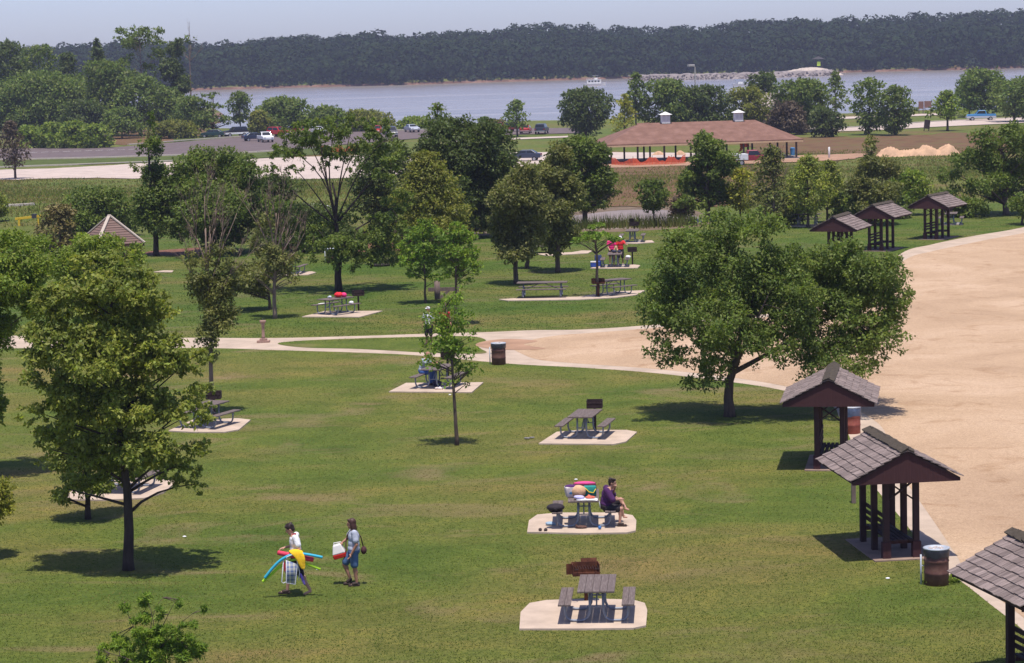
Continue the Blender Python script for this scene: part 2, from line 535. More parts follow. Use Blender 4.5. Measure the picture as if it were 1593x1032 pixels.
sheet("dirt", [(1060, 259), (1190, 255), (1290, 251), (1340, 246), (1336, 240), (1250, 243), (1120, 246), (1060, 250)], .09, DIRT, zone=False, jag=.4)
sheet("dirt", [(940, 262), (1080, 258), (1080, 252), (1000, 252), (940, 254)], .10, DIRT, zone=False, jag=.4)
def kerb(pts):
    W = [G(*p) for p in spline(pts, 4, False)]
    mb = MB()
    for a, b in zip(W[:-1], W[1:]):
        mb.bar(a + Vector((0, 0, .11)), b + Vector((0, 0, .11)), .45, .2)
    o = mb.build("kerb", KERB); o["kind"] = "structure"
kerb([(-60, 250.5), (100, 247.5), (200, 244.8), (400, 237.5), (520, 228)])
kerb([(-60, 263.5), (120, 257), (270, 251.5)])
kerb([(200, 226), (350, 215), (480, 207), (700, 201.5)])
kerb([(1130, 202.6), (1330, 198.6), (1460, 189.7), (1650, 181.8)])
kerb([(0, 322), (30, 321), (52, 319.5)])
# white stall lines of the car park
mb = MB()
LINE = mat("white_line", (.75, .74, .70), .8, .06, 3)
for i in range(12):
    a, b = G(30 + i * 17, 239.5 - i * .55), G(41 + i * 17, 238.9 - i * .55)
    a.z = zt(a.x, a.y) + .13; b.z = zt(b.x, b.y) + .13
    n = Vector((0, .22, 0))
    mb.add([a - n, b - n, b + n, a + n], [(0, 1, 2, 3)])
o = mb.build("parking_lines", LINE); o["kind"] = "structure"

# ---- instanced-free leaf clouds -----------------------------------------------------------------
def leaf_mesh(name, C, A, N, L, mt, wid=.5, fold=.12):
    """C centres, A axes, N normals (n,3), L lengths (n,) -> one mesh of small folded leaves"""
    n = len(C)
    A = A / np.maximum(np.linalg.norm(A, axis=1, keepdims=True), 1e-6)
    S = np.cross(A, N); S /= np.maximum(np.linalg.norm(S, axis=1, keepdims=True), 1e-6)
    N = np.cross(S, A)
    l = L[:, None]
    V = np.empty((n, 4, 3), np.float32)
    V[:, 0] = C - A * l * .5
    V[:, 1] = C + S * l * wid * .5 - N * l * fold
    V[:, 2] = C + A * l * .5 - N * l * fold * .6
    V[:, 3] = C - S * l * wid * .5 - N * l * fold
    me = bpy.data.meshes.new(name)
    me.vertices.add(n * 4)
    me.vertices.foreach_set("co", V.ravel())
    me.loops.add(n * 4)
    me.loops.foreach_set("vertex_index", np.arange(n * 4, dtype=np.int32))
    me.polygons.add(n)
    me.polygons.foreach_set("loop_start", np.arange(0, n * 4, 4, dtype=np.int32))
    me.polygons.foreach_set("loop_total", np.full(n, 4, np.int32))
    me.materials.append(mt)
    me.update(calc_edges=True)
    return me
def rdirs(rs, n):
    d = rs.normal(size=(n, 3))
    return d / np.linalg.norm(d, axis=1, keepdims=True)
# leaf colours
LF = {
    'mid': leafmat("leaf_mid_green", (0.232, 0.269, 0.054)),
    'oak': leafmat("leaf_oak_green", (0.144, 0.200, 0.045)),
    'bright': leafmat("leaf_bright_green", (0.196, 0.264, 0.040)),
    'dark': leafmat("leaf_dark_green", (0.132, 0.183, 0.037)),
    'deep': leafmat("leaf_deep_green", (0.091, 0.127, 0.035)),
    'olive': leafmat("leaf_olive", (0.193, 0.209, 0.038)),
    'yellow': leafmat("leaf_yellow_green", (0.319, 0.322, 0.043)),
    'grey': leafmat("leaf_grey_green", (0.183, 0.196, 0.065)),
    'brown': leafmat("leaf_brown", (0.105, 0.080, 0.056), .2),
    'rust': leafmat("leaf_rust", (0.165, 0.140, 0.050), .2),
    'young': leafmat("leaf_young", (0.174, 0.271, 0.034)),
    'far': leafmat("leaf_far_wood", (.023, .040, .018), .2, .25, .02, .03, .022),
}
BARK = mat("bark", (.105, .078, .066), .95, .35, 9, bmp=.6, spec=.1, stretch=(1, 1, .25))
BARKD = mat("bark_dark", (.055, .042, .038), .95, .35, 9, bmp=.6, spec=.1, stretch=(1, 1, .25))
BARKP = mat("bark_pale", (.21, .155, .125), .95, .25, 9, bmp=.5, spec=.1, stretch=(1, 1, .25))
def far_wood():
    rs = np.random.RandomState(5)
    C, A, N, L = [], [], [], []
    tr = MB()
    rows = [(1232, 700, 1.0)]
    k = 0
    cx, cz, cr = [], [], []
    for row in range(12):
        yoff = 8 + row * 17 + row * row * .6
        x = -330.0
        while x < 330:
            y = fshore(x) + yoff + rs.uniform(-7, 7)
            r = rs.uniform(4.5, 9.0) * (1 if row else .75)
            h = rs.uniform(12, 18.5) * (.62 if row == 0 else 1)
            if rs.rand() < .05: h *= 1.08
            zb = zt(x, y)
            cx.append((x, y, zb + h - r * .75)); cr.append((r, r * .8 if row else r * .9))
            x += r * rs.uniform(.85, 1.5)
    cx = np.array(cx); cr = np.array(cr)
    n = 130
    M = len(cx)
    D = rdirs(rs, M * n)
    D[:, 2] = np.where(rs.rand(M * n) < .75, np.abs(D[:, 2]), D[:, 2])
    cc = np.repeat(cx, n, 0); rr = np.repeat(cr, n, 0)
    rad = rs.uniform(.80, 1.02, (M * n, 1))
    # lumps inside each crown
    lump = 1 + .09 * np.sin(D[:, :1] * 5 + cc[:, :1]) * np.sin(D[:, 1:2] * 5 + cc[:, 1:2]) * 1.3
    P = cc + D * rad * lump * np.stack([rr[:, 0], rr[:, 0], rr[:, 1]], 1)
    nn = D + rs.normal(scale=.4, size=D.shape) + np.array([0, 0, .35])
    ax = np.cross(nn, rdirs(rs, len(nn)))
    ll = rs.uniform(1.1, 2.3, len(P)) * np.clip(rr[:, 0] / 6.5, .7, 1.2)
    U = cx.copy(); U[:, 2] = np.array([zt(a, b) for a, b in cx[:, :2]]) + 4.2
    n2 = 60
    D2 = rdirs(rs, M * n2)
    P2 = np.repeat(U, n2, 0) + D2 * rs.uniform(.2, 1, (M * n2, 1)) * np.stack([np.repeat(cr[:, 0], n2) * 1.15] * 2 + [np.full(M * n2, 5.0)], 1)
    P = np.vstack([P, P2]); nn = np.vstack([nn, D2 + np.array([0, -.4, .2])]); ax = np.vstack([ax, rdirs(rs, M * n2)])
    ll = np.concatenate([ll, rs.uniform(1.6, 3.0, M * n2)])
    # low edge thicket hiding the stems along the shore
    q = 7500
    x = rs.uniform(-330, 330, q)
    yy = np.array([fshore(v) for v in x]) + 1.2 + rs.gamma(1.3, 3.5, q)
    zz = np.array([zt(a, b) for a, b in zip(x, yy)]) + rs.uniform(.2, 8.5, q) * np.clip((yy - np.array([fshore(v) for v in x]) + 1.5) / 9, .08, 1)
    P = np.vstack([P, np.stack([x, yy, zz], 1)])
    nn = np.vstack([nn, rdirs(rs, q) * .7 + np.array([0, -.5, .5])])
    ax = np.vstack([ax, rdirs(rs, q)])
    ll = np.concatenate([ll, rs.uniform(1.4, 2.8, q)])
    me = leaf_mesh("far_wood", P.astype(np.float32), ax, nn, ll, LF['far'], .85, .15)
    o = link_mesh("far_wood", me)
    tag(o, "dark green wood covering the hills beyond the far shore", "wood", None, "stuff")
far_wood()
# rock jetty in the lake with its pale gravel mound
def jetty():
    STONE = mat("jetty_stone", (.25, .215, .205), .95, .3, .35, bmp=.4)
    WST = mat("jetty_pale_gravel", (.46, .39, .33), .95, .15, .5, bmp=.4)
    root = thing("rock_jetty", "long low grey stone jetty ending in a pale gravel mound by the far shore", "jetty", (0, 0, 0))
    rs = random.Random(3)
    def dist(px, py):
        d = ray(px, py); t = (HCAM - LAKE) / -d.z
        return CAMPOS + d * t
    a, b, c = dist(985, 125.5), dist(1150, 122.5), dist(1296, 117.5)
    mb = MB()
    pts = [a.lerp(b, i / 24) for i in range(25)] + [b.lerp(c, i / 20) for i in range(1, 21)]
    prof = [(-6, -.6), (-3.6, .9), (-2.4, 1.9), (-1.5, 2.5), (1.5, 2.6), (5, -.6)]
    vs = []
    for i, p in enumerate(pts):
        for dy, dz in prof:
            vs.append((p.x + rs.uniform(-.5, .5), p.y + dy + rs.uniform(-.5, .5), LAKE + dz + rs.uniform(-.3, .3)))
    k = len(prof)
    fs = [(i * k + j, (i + 1) * k + j, (i + 1) * k + j + 1, i * k + j + 1) for i in range(len(pts) - 1) for j in range(k - 1)]
    mb.add(vs, fs)
    for _ in range(500):
        p = rs.choice(pts)
        t = rs.random()
        mb.ell((p.x + rs.uniform(-4, 4), p.y - 6 + 5 * t, LAKE - .2 + 2.4 * t), (rs.uniform(.3, .9), rs.uniform(.3, .7), rs.uniform(.25, .55)), 6, 4, (rs.random(), rs.random(), rs.random()))
    mb.build("embankment", STONE, root)
    mm = MB()
    ctr = dist(1256, 118)
    nx, ny = 44, 14
    vs = []
    for j in range(ny + 1):
        for i in range(nx + 1):
            u, v = i / nx * 2 - 1, j / ny * 2 - 1
            hh = max(0, 1 - (abs(u) ** 2.2 + v * v)) ** .7
            hh *= (3.9 + 1.0 * math.sin(u * 4 + 1) * .4)
            vs.append((ctr.x + u * 17, ctr.y - 2 + v * 9, LAKE - .4 + hh + rs.uniform(-.15, .15) * (hh > .2)))
    mm.add(vs, [(j * (nx + 1) + i, j * (nx + 1) + i + 1, (j + 1) * (nx + 1) + i + 1, (j + 1) * (nx + 1) + i) for j in range(ny) for i in range(nx)])
    mm.build("gravel_mound", WST, root, label="pale gravel mound at the end of the jetty")
    # marker tower
    p = dist(1272, 117.5); p = Vector((p.x, p.y - 3, LAKE + 3.0))
    t = thing("marker_tower", "small roofed tower with a yellow-green panel on the jetty's gravel mound", "tower", p)
    DK = mat("dark_timber", (.05, .045, .045), .9)
    for sx in (-1, 1):
        for sy in (-1, 1):
            MB().bar((sx * 1.7, sy * 1.3, 0), (sx * 1.7, sy * 1.3, 4.6), .22, .22).build("post", DK, t)
    MB().add([(-2.9, -2.2, 4.6), (2.9, -2.2, 4.6), (2.9, 2.2, 4.6), (-2.9, 2.2, 4.6), (0, 0, 5.9)], [(0, 3, 2, 1), (0, 1, 4), (1, 2, 4), (2, 3, 4), (3, 0, 4)]).build("roof", DK, t)
    MB().box((0, -1.5, 2.4), (1.6, .12, 1.9)).build("panel", mat("panel_lime", (.62, .85, .06), .6), t)
    MB().box((0, 0, .9), (3.4, 2.6, .15)).build("platform", DK, t)
jetty()
# ================================================================== TREES
TREE_RS = [100]
PROF = {
    'round': lambda t: math.sqrt(max(0, 1 - (2 * t - 1) ** 2)) ** .85,
    'egg': lambda t: (math.sin(math.pi * min(1, t ** .62)) ** .7) if 0 < t < 1 else 0,
    'cone': lambda t: max(0, 1 - t) ** .85 * min(1, t * 7 + .25),
    'pear': lambda t: max(0, 1 - t ** 1.6) * min(1, t * 4 + .3),
    'vase': lambda t: (math.sin(math.pi * min(1, t ** 1.7 * .93 + .05)) ** .7),
    'column': lambda t: (max(0, math.sin(math.pi * (t * .96 + .02))) ** .45),
    'dome': lambda t: math.sqrt(max(0, 1 - t * t)) ** .9,
}
def limb(mb, p, q, r0, r1, rn, bend=.12, n=5, seg=4):
    p, q = Vector(p), Vector(q)
    L = (q - p).length
    off = Vector((rn.uniform(-1, 1), rn.uniform(-1, 1), rn.uniform(-.2, 1))) * L * bend
    pts, rad = [], []
    for i in range(seg + 1):
        t = i / seg
        pts.append(p.lerp(q, t) + off * (4 * t * (1 - t)) * .5)
        rad.append(r0 + (r1 - r0) * t)
    mb.tube(pts, rad, n)
    return pts
def twigs(mb, p, d, L, r, rn, depth, spread=.5, up=.35):
    """a bare branch that forks"""
    p = Vector(p); d = Vector(d).normalized()
    q = p + d * L
    pts = limb(mb, p, q, r, r * .55, rn, .10, 5, 3)
    if depth <= 0: return
    for i in range(rn.choice((2, 3, 3))):
        b = pts[rn.choice((1, 2, 3, 3))]
        nd = (d + Vector((rn.uniform(-1, 1), rn.uniform(-1, 1), rn.uniform(-.3, .6) + up)) * spread).normalized()
        twigs(mb, b, nd, L * rn.uniform(.5, .75), r * .55, rn, depth - 1, spread, up)
def tree(px, py, top, x0, x1, cb, label, leaf='mid', shape='round', dens=1.0, tw=None, name='tree', cat='tree', group=None,
         blobs=None, clump=.30, nk=26, bark=None, nl=None, leafk=1.0, droop=.35, lean=0.0, fork=None, wid=.5, limbs=True, nofill=False, flat=.75, deadtop=None, ysq=1.0, at=None, cs=1.0):
    if at: px, py = at
    TREE_RS[0] += 1
    seed = TREE_RS[0]
    rn = random.Random(seed); rs = np.random.RandomState(seed)
    B = G(px, py)
    s = scale_at(B)
    d = FPX / s
    root = thing(name, label, cat, B, 0, group)
    W = (x1 - x0) / 2 / s * (1.0 if blobs else 1.22)
    off = ((x0 + x1) / 2 - px) / s
    # px -> local coordinates in the upright plane through the base (the camera looks a little down and is rolled)
    vx, vz = RV, Vector((0, 0, 1))
    def loc(qx, qy):
        a = (qx - px); b = (py - qy)
        ca, sa = math.cos(ROLL), math.sin(ROLL)
        return ((a * ca + b * sa * -1 * -1 * 0 - b * sa * 0 + b * -0.0) / s + 0.026 * b / s, (b * ca - a * sa) / s / math.cos(PITCH))
    zb, zt_ = (py - cb) / s, (py - top) / s / .985
    l = max(.115, .00135 * d) * leafk
    centers, radii = [], []
    if blobs:
        for bx, by, rx, ry in blobs:
            cx_, cz_ = loc(bx, by)
            rx /= s; ry /= s
            k = max(6, int(nk * rx * ry / (W * W) * 3.2))
            yj = rn.uniform(-.35, .35) * W * ysq
            for _ in range(k):
                u = rs.normal(size=3); u /= np.linalg.norm(u)
                u[1] *= .75; u /= np.linalg.norm(u)
                u *= rs.uniform(.45, 1.0)
                cr = (.55 * min(rx, ry) + .12 * max(rx, ry)) * rn.uniform(.55, 1.05) * cs
                centers.append((cx_ + u[0] * (rx - cr * .55), yj + u[1] * rx * 1.05 * ysq, cz_ + u[2] * (ry - cr * .55)))
                radii.append(cr)
    else:
        pf = PROF[shape]
        nk = int(nk * 1.7)
        hc = zt_ - zb
        ph = rn.uniform(0, 6)
        for i in range(nk):
            t = (i + rn.random()) / nk
            t = .04 + .93 * t
            a = i * 2.39996 + rn.uniform(-.4, .4)
            rr = pf(t) * W * (1 + .14 * math.sin(3 * a + ph) + rn.uniform(-.12, .10))
            cr = max(.06 * W, min(W * clump * rn.uniform(.8, 1.35), .75 * rr + .12 * W, ))
            q = max(0, rr - cr * .7) * (rn.uniform(.7, 1.0) if rn.random() < .8 else rn.uniform(0, .5))
            zc = zb + t * hc
            zc = min(zc, zt_ - cr * .72)
            centers.append((off + lean * t + q * math.cos(a), q * math.sin(a) * ysq, zc))
            radii.append(cr)
        centers.append((off + lean, 0, zt_ - .10 * W)); radii.append(.13 * W)
    centers = np.array(centers); radii = np.array(radii)
    A = float((math.pi * radii ** 2 * flat).sum())
    N = nl or int(dens * 2.7 * A / (.34 * l * l))
    N = int(min(N, 90000))
    pr = radii ** 2; pr /= pr.sum()
    idx = rs.choice(len(centers), N, p=pr)
    D = rdirs(rs, N)
    D[:, 2] = np.where(rs.rand(N) < .3, np.abs(D[:, 2]), D[:, 2])
    rad = rs.uniform(.25, 1.08, (N, 1)) ** .6
    lob = 1 + .25 * np.sin(D[:, :1] * 4.1 + centers[idx][:, :1] * 9) * np.cos(D[:, 2:3] * 4.7 + centers[idx][:, 2:3] * 7)
    P = centers[idx] + D * rad * lob * radii[idx][:, None] * np.array([1, 1, flat])
    ax = D + rs.normal(scale=.7, size=(N, 3)) + np.array([0, 0, -droop])
    nn = rs.normal(scale=.55, size=(N, 3)) + D * .85 + np.array([0, 0, .55])
    L = rs.uniform(.7, 1.3, N) * l
    ok = P[:, 2] > .03
    me = leaf_mesh('crown', P[ok].astype(np.float32), ax[ok], nn[ok], L[ok], LF[leaf], wid, .10)
    # trunk and limbs
    tr = MB()
    r0 = (tw / 2 / s) if tw else max(.06, .028 * (zt_))
    tops = zb + (zt_ - zb) * (.55 if fork else .8)
    segs = 7
    wob = [Vector((rn.uniform(-1, 1), rn.uniform(-1, 1), 0)) * r0 * .45 for _ in range(segs + 1)]
    pts, rad_ = [], []
    tipx = off * .7 + lean * .7
    for i in range(segs + 1):
        t = i / segs
        z = tops * t
        pts.append(Vector((tipx * t * t, 0, z)) + (wob[i] if i else Vector()))
        rad_.append(r0 * (1.25 if i == 0 else 1) * (1 - .78 * t))
    pts.insert(1, Vector((0, 0, min(.25, .12 * tops)))); rad_.insert(1, r0 * 1.02)
    pts[0].z = -.08
    tr.tube(pts, rad_, 9)
    def trunk_at(z):
        for i in range(len(pts) - 1):
            if pts[i].z <= z <= pts[i + 1].z:
                t = (z - pts[i].z) / max(1e-6, pts[i + 1].z - pts[i].z)
                return pts[i].lerp(pts[i + 1], t), rad_[i] + (rad_[i + 1] - rad_[i]) * t
        return pts[-1], rad_[-1]
    if fork:
        forks = []
        for fx, fy, ty in fork:      # px of limb tip, px height where it leaves the trunk
            ex, ez = loc(fx, fy)
            bz = (py - ty) / s
            p, rr = trunk_at(bz)
            e = Vector((ex, rn.uniform(-.3, .3) * W, ez))
            lp = limb(tr, p, e, max(rr * (.42 if len(fork) > 8 else .7), r0 * (.26 if len(fork) > 8 else .36)), r0 * .07, rn, .22, 6, 6)
            forks += lp[2:]
    if limbs:
        order = list(range(len(centers)))
        rn.shuffle(order)
        for i in order[:46]:
            c = Vector(centers[i])
            h = math.hypot(c.x - tipx, c.y)
            if fork:
                p = min(forks + [Vector(pp) for pp in pts[3:]], key=lambda v: (v - c).length); rr = r0 * .16
            else:
                z = max(zb * .82 + .02 * tops, min(tops * .97, c.z - h * rn.uniform(.35, .8)))
                p, rr = trunk_at(z)
            limb(tr, p, c, max(rr * .42, .012 * math.sqrt(d / 60)), max(.006, rr * .08), rn, .16, 5, 4)
    if deadtop:
        for fx, fy, ty, th in deadtop:
            ex, ez = loc(fx, fy)
            bz = (py - ty) / s
            p, rr = trunk_at(min(bz, tops))
            if bz > tops: p = Vector((p.x, p.y, p.z))
            e = Vector((ex, rn.uniform(-.35, .35) * abs(ex - p.x) + rn.uniform(-.2, .2), ez))
            dd = e - p
            twigs(tr, p, dd, dd.length * .62, th / s, rn, 4, .42, .25)
    o = tr.build('trunk', bark or BARK, root, True)
    if N: link_mesh('crown', me, root)
    return root
# ------------------------------------------------------------------ the large trees of the lawn
tree(200, 887, 385, 38, 345, 790, "large near shade tree with drooping tiers, left of the two walking people", 'mid', dens=1.05, tw=17, bark=BARKD, nk=190, leafk=1.15, cs=.56,
     blobs=[(160, 415, 50, 32), (205, 440, 58, 40), (120, 470, 62, 42), (225, 485, 62, 42), (90, 530, 55, 42), (165, 545, 75, 55), (245, 545, 65, 45), (300, 560, 42, 26), (75, 590, 50, 34),
            (130, 625, 62, 44), (215, 625, 72, 46), (290, 632, 45, 26), (90, 680, 46, 30), (165, 700, 62, 42), (240, 690, 60, 40), (295, 700, 36, 24), (130, 745, 48, 28), (265, 742, 48, 26), (200, 740, 40, 26), (105, 765, 24, 16), (318, 560, 26, 14), (322, 690, 26, 18), (310, 640, 40, 26), (60, 640, 30, 24), (75, 720, 26, 18), (300, 765, 24, 18), (318, 600, 28, 18), (200, 500, 40, 35), (190, 400, 26, 18)], flat=.62, droop=.5)
tree(137, 808, 560, 60, 190, 790, "slim tree behind the large near shade tree, thin trunk left of its trunk", 'mid', 'egg', dens=.8, tw=9, bark=BARKD,
     blobs=[(140, 640, 45, 60), (120, 700, 45, 40), (150, 750, 40, 26), (105, 770, 24, 18), (165, 600, 32, 40)])
tree(-12, 742, 352, -110, 98, 690, "bright green tree at the left edge, its crown cut off by the frame", 'bright', tw=14, nk=80, dens=1.2, cs=.7, leafk=1.1,
     blobs=[(20, 385, 62, 30), (60, 420, 42, 34), (-20, 440, 70, 60), (55, 470, 38, 34), (-8, 520, 46, 40), (-50, 600, 62, 60), (-12, 640, 30, 40), (30, 430, 48, 44), (-60, 500, 50, 60)])
tree(150, 610, 372, 82, 225, 520, "bright green leafy tree in front of the pyramid roof", 'bright', tw=10, dens=1.4,
     blobs=[(145, 392, 52, 28), (112, 412, 35, 30), (196, 402, 34, 26), (175, 385, 30, 18), (150, 450, 66, 40), (160, 500, 60, 40)])
tree(-16, 870, 700, -70, 36, 830, "yellow-green leafy tip poking in at the lower left edge", 'yellow', tw=5, dens=.5,
     blobs=[(8, 765, 26, 10), (6, 800, 24, 12), (-20, 780, 40, 40), (14, 785, 10, 22)])
tree(1135, 648, 318, 982, 1418, 615, "broad round-headed tree in two lobes beside the sand, with a forked trunk", 'oak', tw=17, nk=230, dens=1.4, cs=.68, leafk=1.12, bark=BARK,
     blobs=[(1120, 365, 62, 40), (1175, 355, 50, 36), (1065, 400, 56, 50), (1150, 430, 75, 55), (1215, 410, 50, 45), (1040, 455, 52, 44), (1100, 490, 70, 50), (1030, 515, 44, 28), (1175, 500, 60, 45), (1075, 545, 44, 22),
            (1110, 570, 32, 40), (1115, 608, 14, 16), (1250, 430, 55, 45), (1310, 410, 60, 40), (1365, 425, 46, 42), (1280, 475, 62, 46), (1345, 480, 62, 46), (1385, 500, 28, 30), (1250, 525, 44, 36), (1320, 535, 58, 38), (1355, 545, 26, 26), (1255, 572, 28, 16), (1180, 540, 30, 24), (1172, 570, 12, 10), (1225, 470, 50, 60), (1200, 520, 50, 40), (1290, 540, 60, 34), (1130, 520, 60, 40), (1390, 455, 24, 40), (1005, 480, 26, 40), (1060, 480, 70, 50), (1330, 450, 80, 60), (1300, 562, 62, 30), (1250, 580, 36, 18), (1350, 560, 34, 30), (1345, 510, 60, 40), (1385, 520, 24, 30), (1270, 545, 50, 36), (1310, 585, 40, 16), (1120, 560, 40, 36), (1040, 545, 36, 26), (1020, 538, 36, 24), (1090, 588, 34, 32), (1065, 560, 30, 22), (1215, 555, 30, 22)],
     fork=[(1095, 460, 560), (1140, 410, 560), (1230, 470, 585), (1310, 490, 580), (1190, 450, 575)])
tree(711, 693, 440, 638, 752, 600, "slender young tree with a thin straight trunk in the middle of the lawn", 'young', tw=6.5, dens=.29, nk=34, leafk=1.1, bark=BARK, flat=.8,
     blobs=[(714, 455, 14, 16), (700, 475, 22, 18), (722, 490, 18, 18), (680, 490, 20, 16), (665, 505, 14, 16), (708, 510, 26, 20), (690, 530, 24, 22), (733, 515, 14, 18), (664, 540, 14, 18), (712, 548, 26, 22), (735, 545, 13, 14), (678, 562, 20, 16), (722, 575, 22, 16), (741, 577, 10, 10), (698, 592, 16, 12), (729, 596, 12, 8), (653, 562, 9, 8), (688, 500, 16, 18)])
tree(662, 472, 340, 618, 700, 445, "small leafy tree with one thin trunk, left of a pair in mid-park", 'young', tw=4, dens=.75, nk=70, cs=.6, flat=.7,
     blobs=[(662, 350, 16, 12), (648, 366, 24, 14), (678, 364, 20, 14), (632, 384, 18, 12), (660, 386, 30, 14), (688, 385, 16, 14), (640, 404, 26, 14), (672, 408, 26, 14), (650, 425, 24, 12), (678, 430, 18, 10), (628, 412, 10, 8)])
tree(709, 506, 346, 676, 756, 440, "small leafy tree with a bare lower trunk, right of a pair in mid-park", 'young', tw=5, dens=.75, nk=70, cs=.6, flat=.7,
     blobs=[(710, 356, 16, 12), (698, 372, 18, 12), (724, 372, 22, 14), (706, 390, 28, 14), (735, 392, 16, 12), (692, 408, 18, 12), (722, 410, 28, 14), (706, 426, 24, 12), (738, 424, 14, 9), (722, 436, 18, 8), (748, 412, 8, 6)])
tree(428, 496, 300, 385, 490, 470, "half-dead tree with pale bare twigs and a whitish trunk by the drinking fountain", 'grey', tw=7, dens=.5, bark=BARKP,
     blobs=[(405, 380, 20, 30), (425, 400, 22, 30), (440, 410, 26, 24), (415, 350, 16, 20), (450, 430, 18, 16), (400, 420, 16, 18)],
     deadtop=[(412, 300, 400, 1.50), (440, 305, 390, 1.50), (470, 340, 420, 1.36), (455, 325, 400, 1.22), (395, 320, 410, 1.22), (480, 370, 430, 1.22)])
tree(332, 646, 308, 278, 380, 560, "dying tree with bare brown branch tips, beside the large near shade tree", 'grey', tw=8, dens=.36, bark=BARKP, cs=.6, nk=70,
     blobs=[(330, 455, 38, 34), (345, 490, 34, 30), (312, 425, 22, 30), (325, 525, 24, 26), (352, 435, 26, 30), (300, 400, 14, 20), (335, 400, 22, 26), (362, 400, 12, 20), (330, 550, 16, 16)],
     deadtop=[(320, 308, 440, 1.63), (345, 312, 430, 1.63), (300, 330, 440, 1.36), (365, 340, 450, 1.36), (285, 390, 470, 1.22), (335, 330, 420, 1.36), (378, 400, 480, 1.22)])
tree(420, 482, 392, 345, 440, 466, "low spreading willow-like shrub leaning left of the half-dead tree", 'grey', tw=5, dens=.8, cat="shrub", name="shrub",
     blobs=[(385, 430, 40, 26), (362, 448, 22, 18), (408, 420, 24, 22), (395, 450, 36, 16)])
tree(527, 453, 178, 408, 640, 420, "tall airy spreading tree with dark fanned limbs over the table with red towels", 'dark', tw=12, dens=1.15, bark=BARKD, nk=110, flat=.85, wid=.45, droop=.6, cs=.6,
     blobs=[(520, 190, 36, 14), (552, 190, 30, 13), (486, 200, 34, 15), (585, 200, 32, 15), (455, 215, 36, 18), (505, 212, 40, 18), (555, 212, 40, 18), (605, 222, 28, 18), (435, 238, 30, 18), (475, 235, 40, 20), (525, 236, 44, 20), (575, 238, 40, 20), (612, 252, 24, 20),
            (425, 265, 22, 14), (455, 266, 24, 12), (500, 262, 34, 10), (560, 264, 36, 10), (600, 280, 24, 16), (440, 292, 20, 10),
            (435, 318, 30, 18), (455, 342, 42, 24), (490, 366, 46, 26), (535, 380, 48, 26), (580, 375, 46, 26), (612, 350, 36, 26), (615, 315, 30, 22), (550, 405, 50, 16), (595, 402, 42, 16), (495, 396, 42, 14), (630, 388, 26, 14), (430, 368, 26, 16), (520, 342, 30, 14), (570, 340, 30, 14)],
     fork=[(428, 262, 352), (450, 232, 348), (474, 212, 344), (500, 200, 340), (525, 196, 338), (550, 196, 342), (574, 206, 344), (598, 222, 346), (610, 252, 350), (432, 318, 374), (618, 318, 374), (462, 262, 348), (585, 262, 346), (540, 240, 342), (505, 245, 346), (450, 345, 385), (600, 350, 385)])
tree(478, 390, 318, 412, 545, 386, "low dark tree mass behind the airy tree's trunk, left side", 'deep', 'dome', tw=4, dens=1.1, nk=22)
tree(430, 384, 272, 395, 470, 370, "dark round tree filling in behind the half-dead tree's twigs", 'deep', 'round', tw=5, dens=1.0, nk=22)
tree(335, 440, 228, 250, 425, 400, "dense dark green round tree behind the pyramid-roofed shelter", 'dark', 'round', tw=9, at=(330, 395), dens=1.1,
     blobs=[(330, 265, 60, 36), (385, 275, 36, 34), (285, 285, 36, 40), (335, 320, 70, 45), (395, 330, 32, 40), (290, 345, 38, 34), (350, 370, 55, 26)])
tree(243, 398, 178, 195, 272, 375, "tall thin poplar-like tree with a spindly tip right of the pyramid roof", 'dark', tw=9, dens=.6, bark=BARKD,
     blobs=[(240, 195, 8, 22), (243, 230, 16, 22), (222, 230, 8, 20), (208, 262, 13, 10), (240, 270, 22, 24), (238, 310, 28, 28), (245, 345, 30, 26), (225, 330, 20, 30), (258, 300, 14, 26)])
tree(662, 430, 232, 585, 748, 400, "feathery yellowish-green conifer-like tree in the middle of the tree belt", 'olive', 'pear', tw=9, dens=1.1, nk=44, flat=.4, clump=.26, at=(662, 405))
tree(720, 392, 178, 640, 800, 375, "dense very dark tree behind the feathery tree, largest of the belt", 'deep', tw=12, dens=1.2, at=(720, 372),
     blobs=[(700, 205, 50, 26), (745, 215, 42, 30), (680, 240, 40, 36), (735, 260, 60, 40), (775, 260, 30, 40), (700, 300, 56, 40), (760, 310, 42, 40), (730, 345, 54, 24)])
tree(772, 368, 195, 748, 806, 330, "dark tree whose crown tops out just left of the parked cars", 'deep', 'round', tw=6, at=(772, 352), dens=1.1)
tree(602, 392, 225, 545, 655, 350, "dark shaded tree filling the gap right of the airy spreading tree", 'deep', 'round', tw=8, at=(602, 375), dens=1.0)
tree(686, 400, 160, 655, 716, 205, "tall pine-like sprig of a tree top rising over the very dark tree", 'dark', 'cone', tw=5, dens=.5, flat=.3, at=(686, 368), nk=16)
tree(803, 442, 248, 752, 858, 415, "grey-green poplar with pale shimmering leaves left of the long side-on picnic table", 'grey', tw=8, dens=.9,
     blobs=[(815, 275, 26, 28), (800, 310, 36, 36), (830, 320, 28, 40), (790, 350, 34, 30), (820, 365, 36, 30), (800, 395, 34, 20), (775, 370, 18, 22)])
tree(868, 424, 222, 825, 905, 410, "grey-green tree with a straight trunk between the poplar and the dark round tree", 'grey', tw=8, dens=.9,
     blobs=[(868, 245, 24, 24), (855, 280, 30, 30), (880, 300, 28, 34), (860, 330, 34, 30), (875, 365, 30, 26), (850, 360, 22, 24), (862, 390, 20, 14)])
tree(820, 418, 330, 800, 842, 395, "small dim tree in shade behind the grey-green poplar", 'dark', 'round', tw=7, dens=.8)
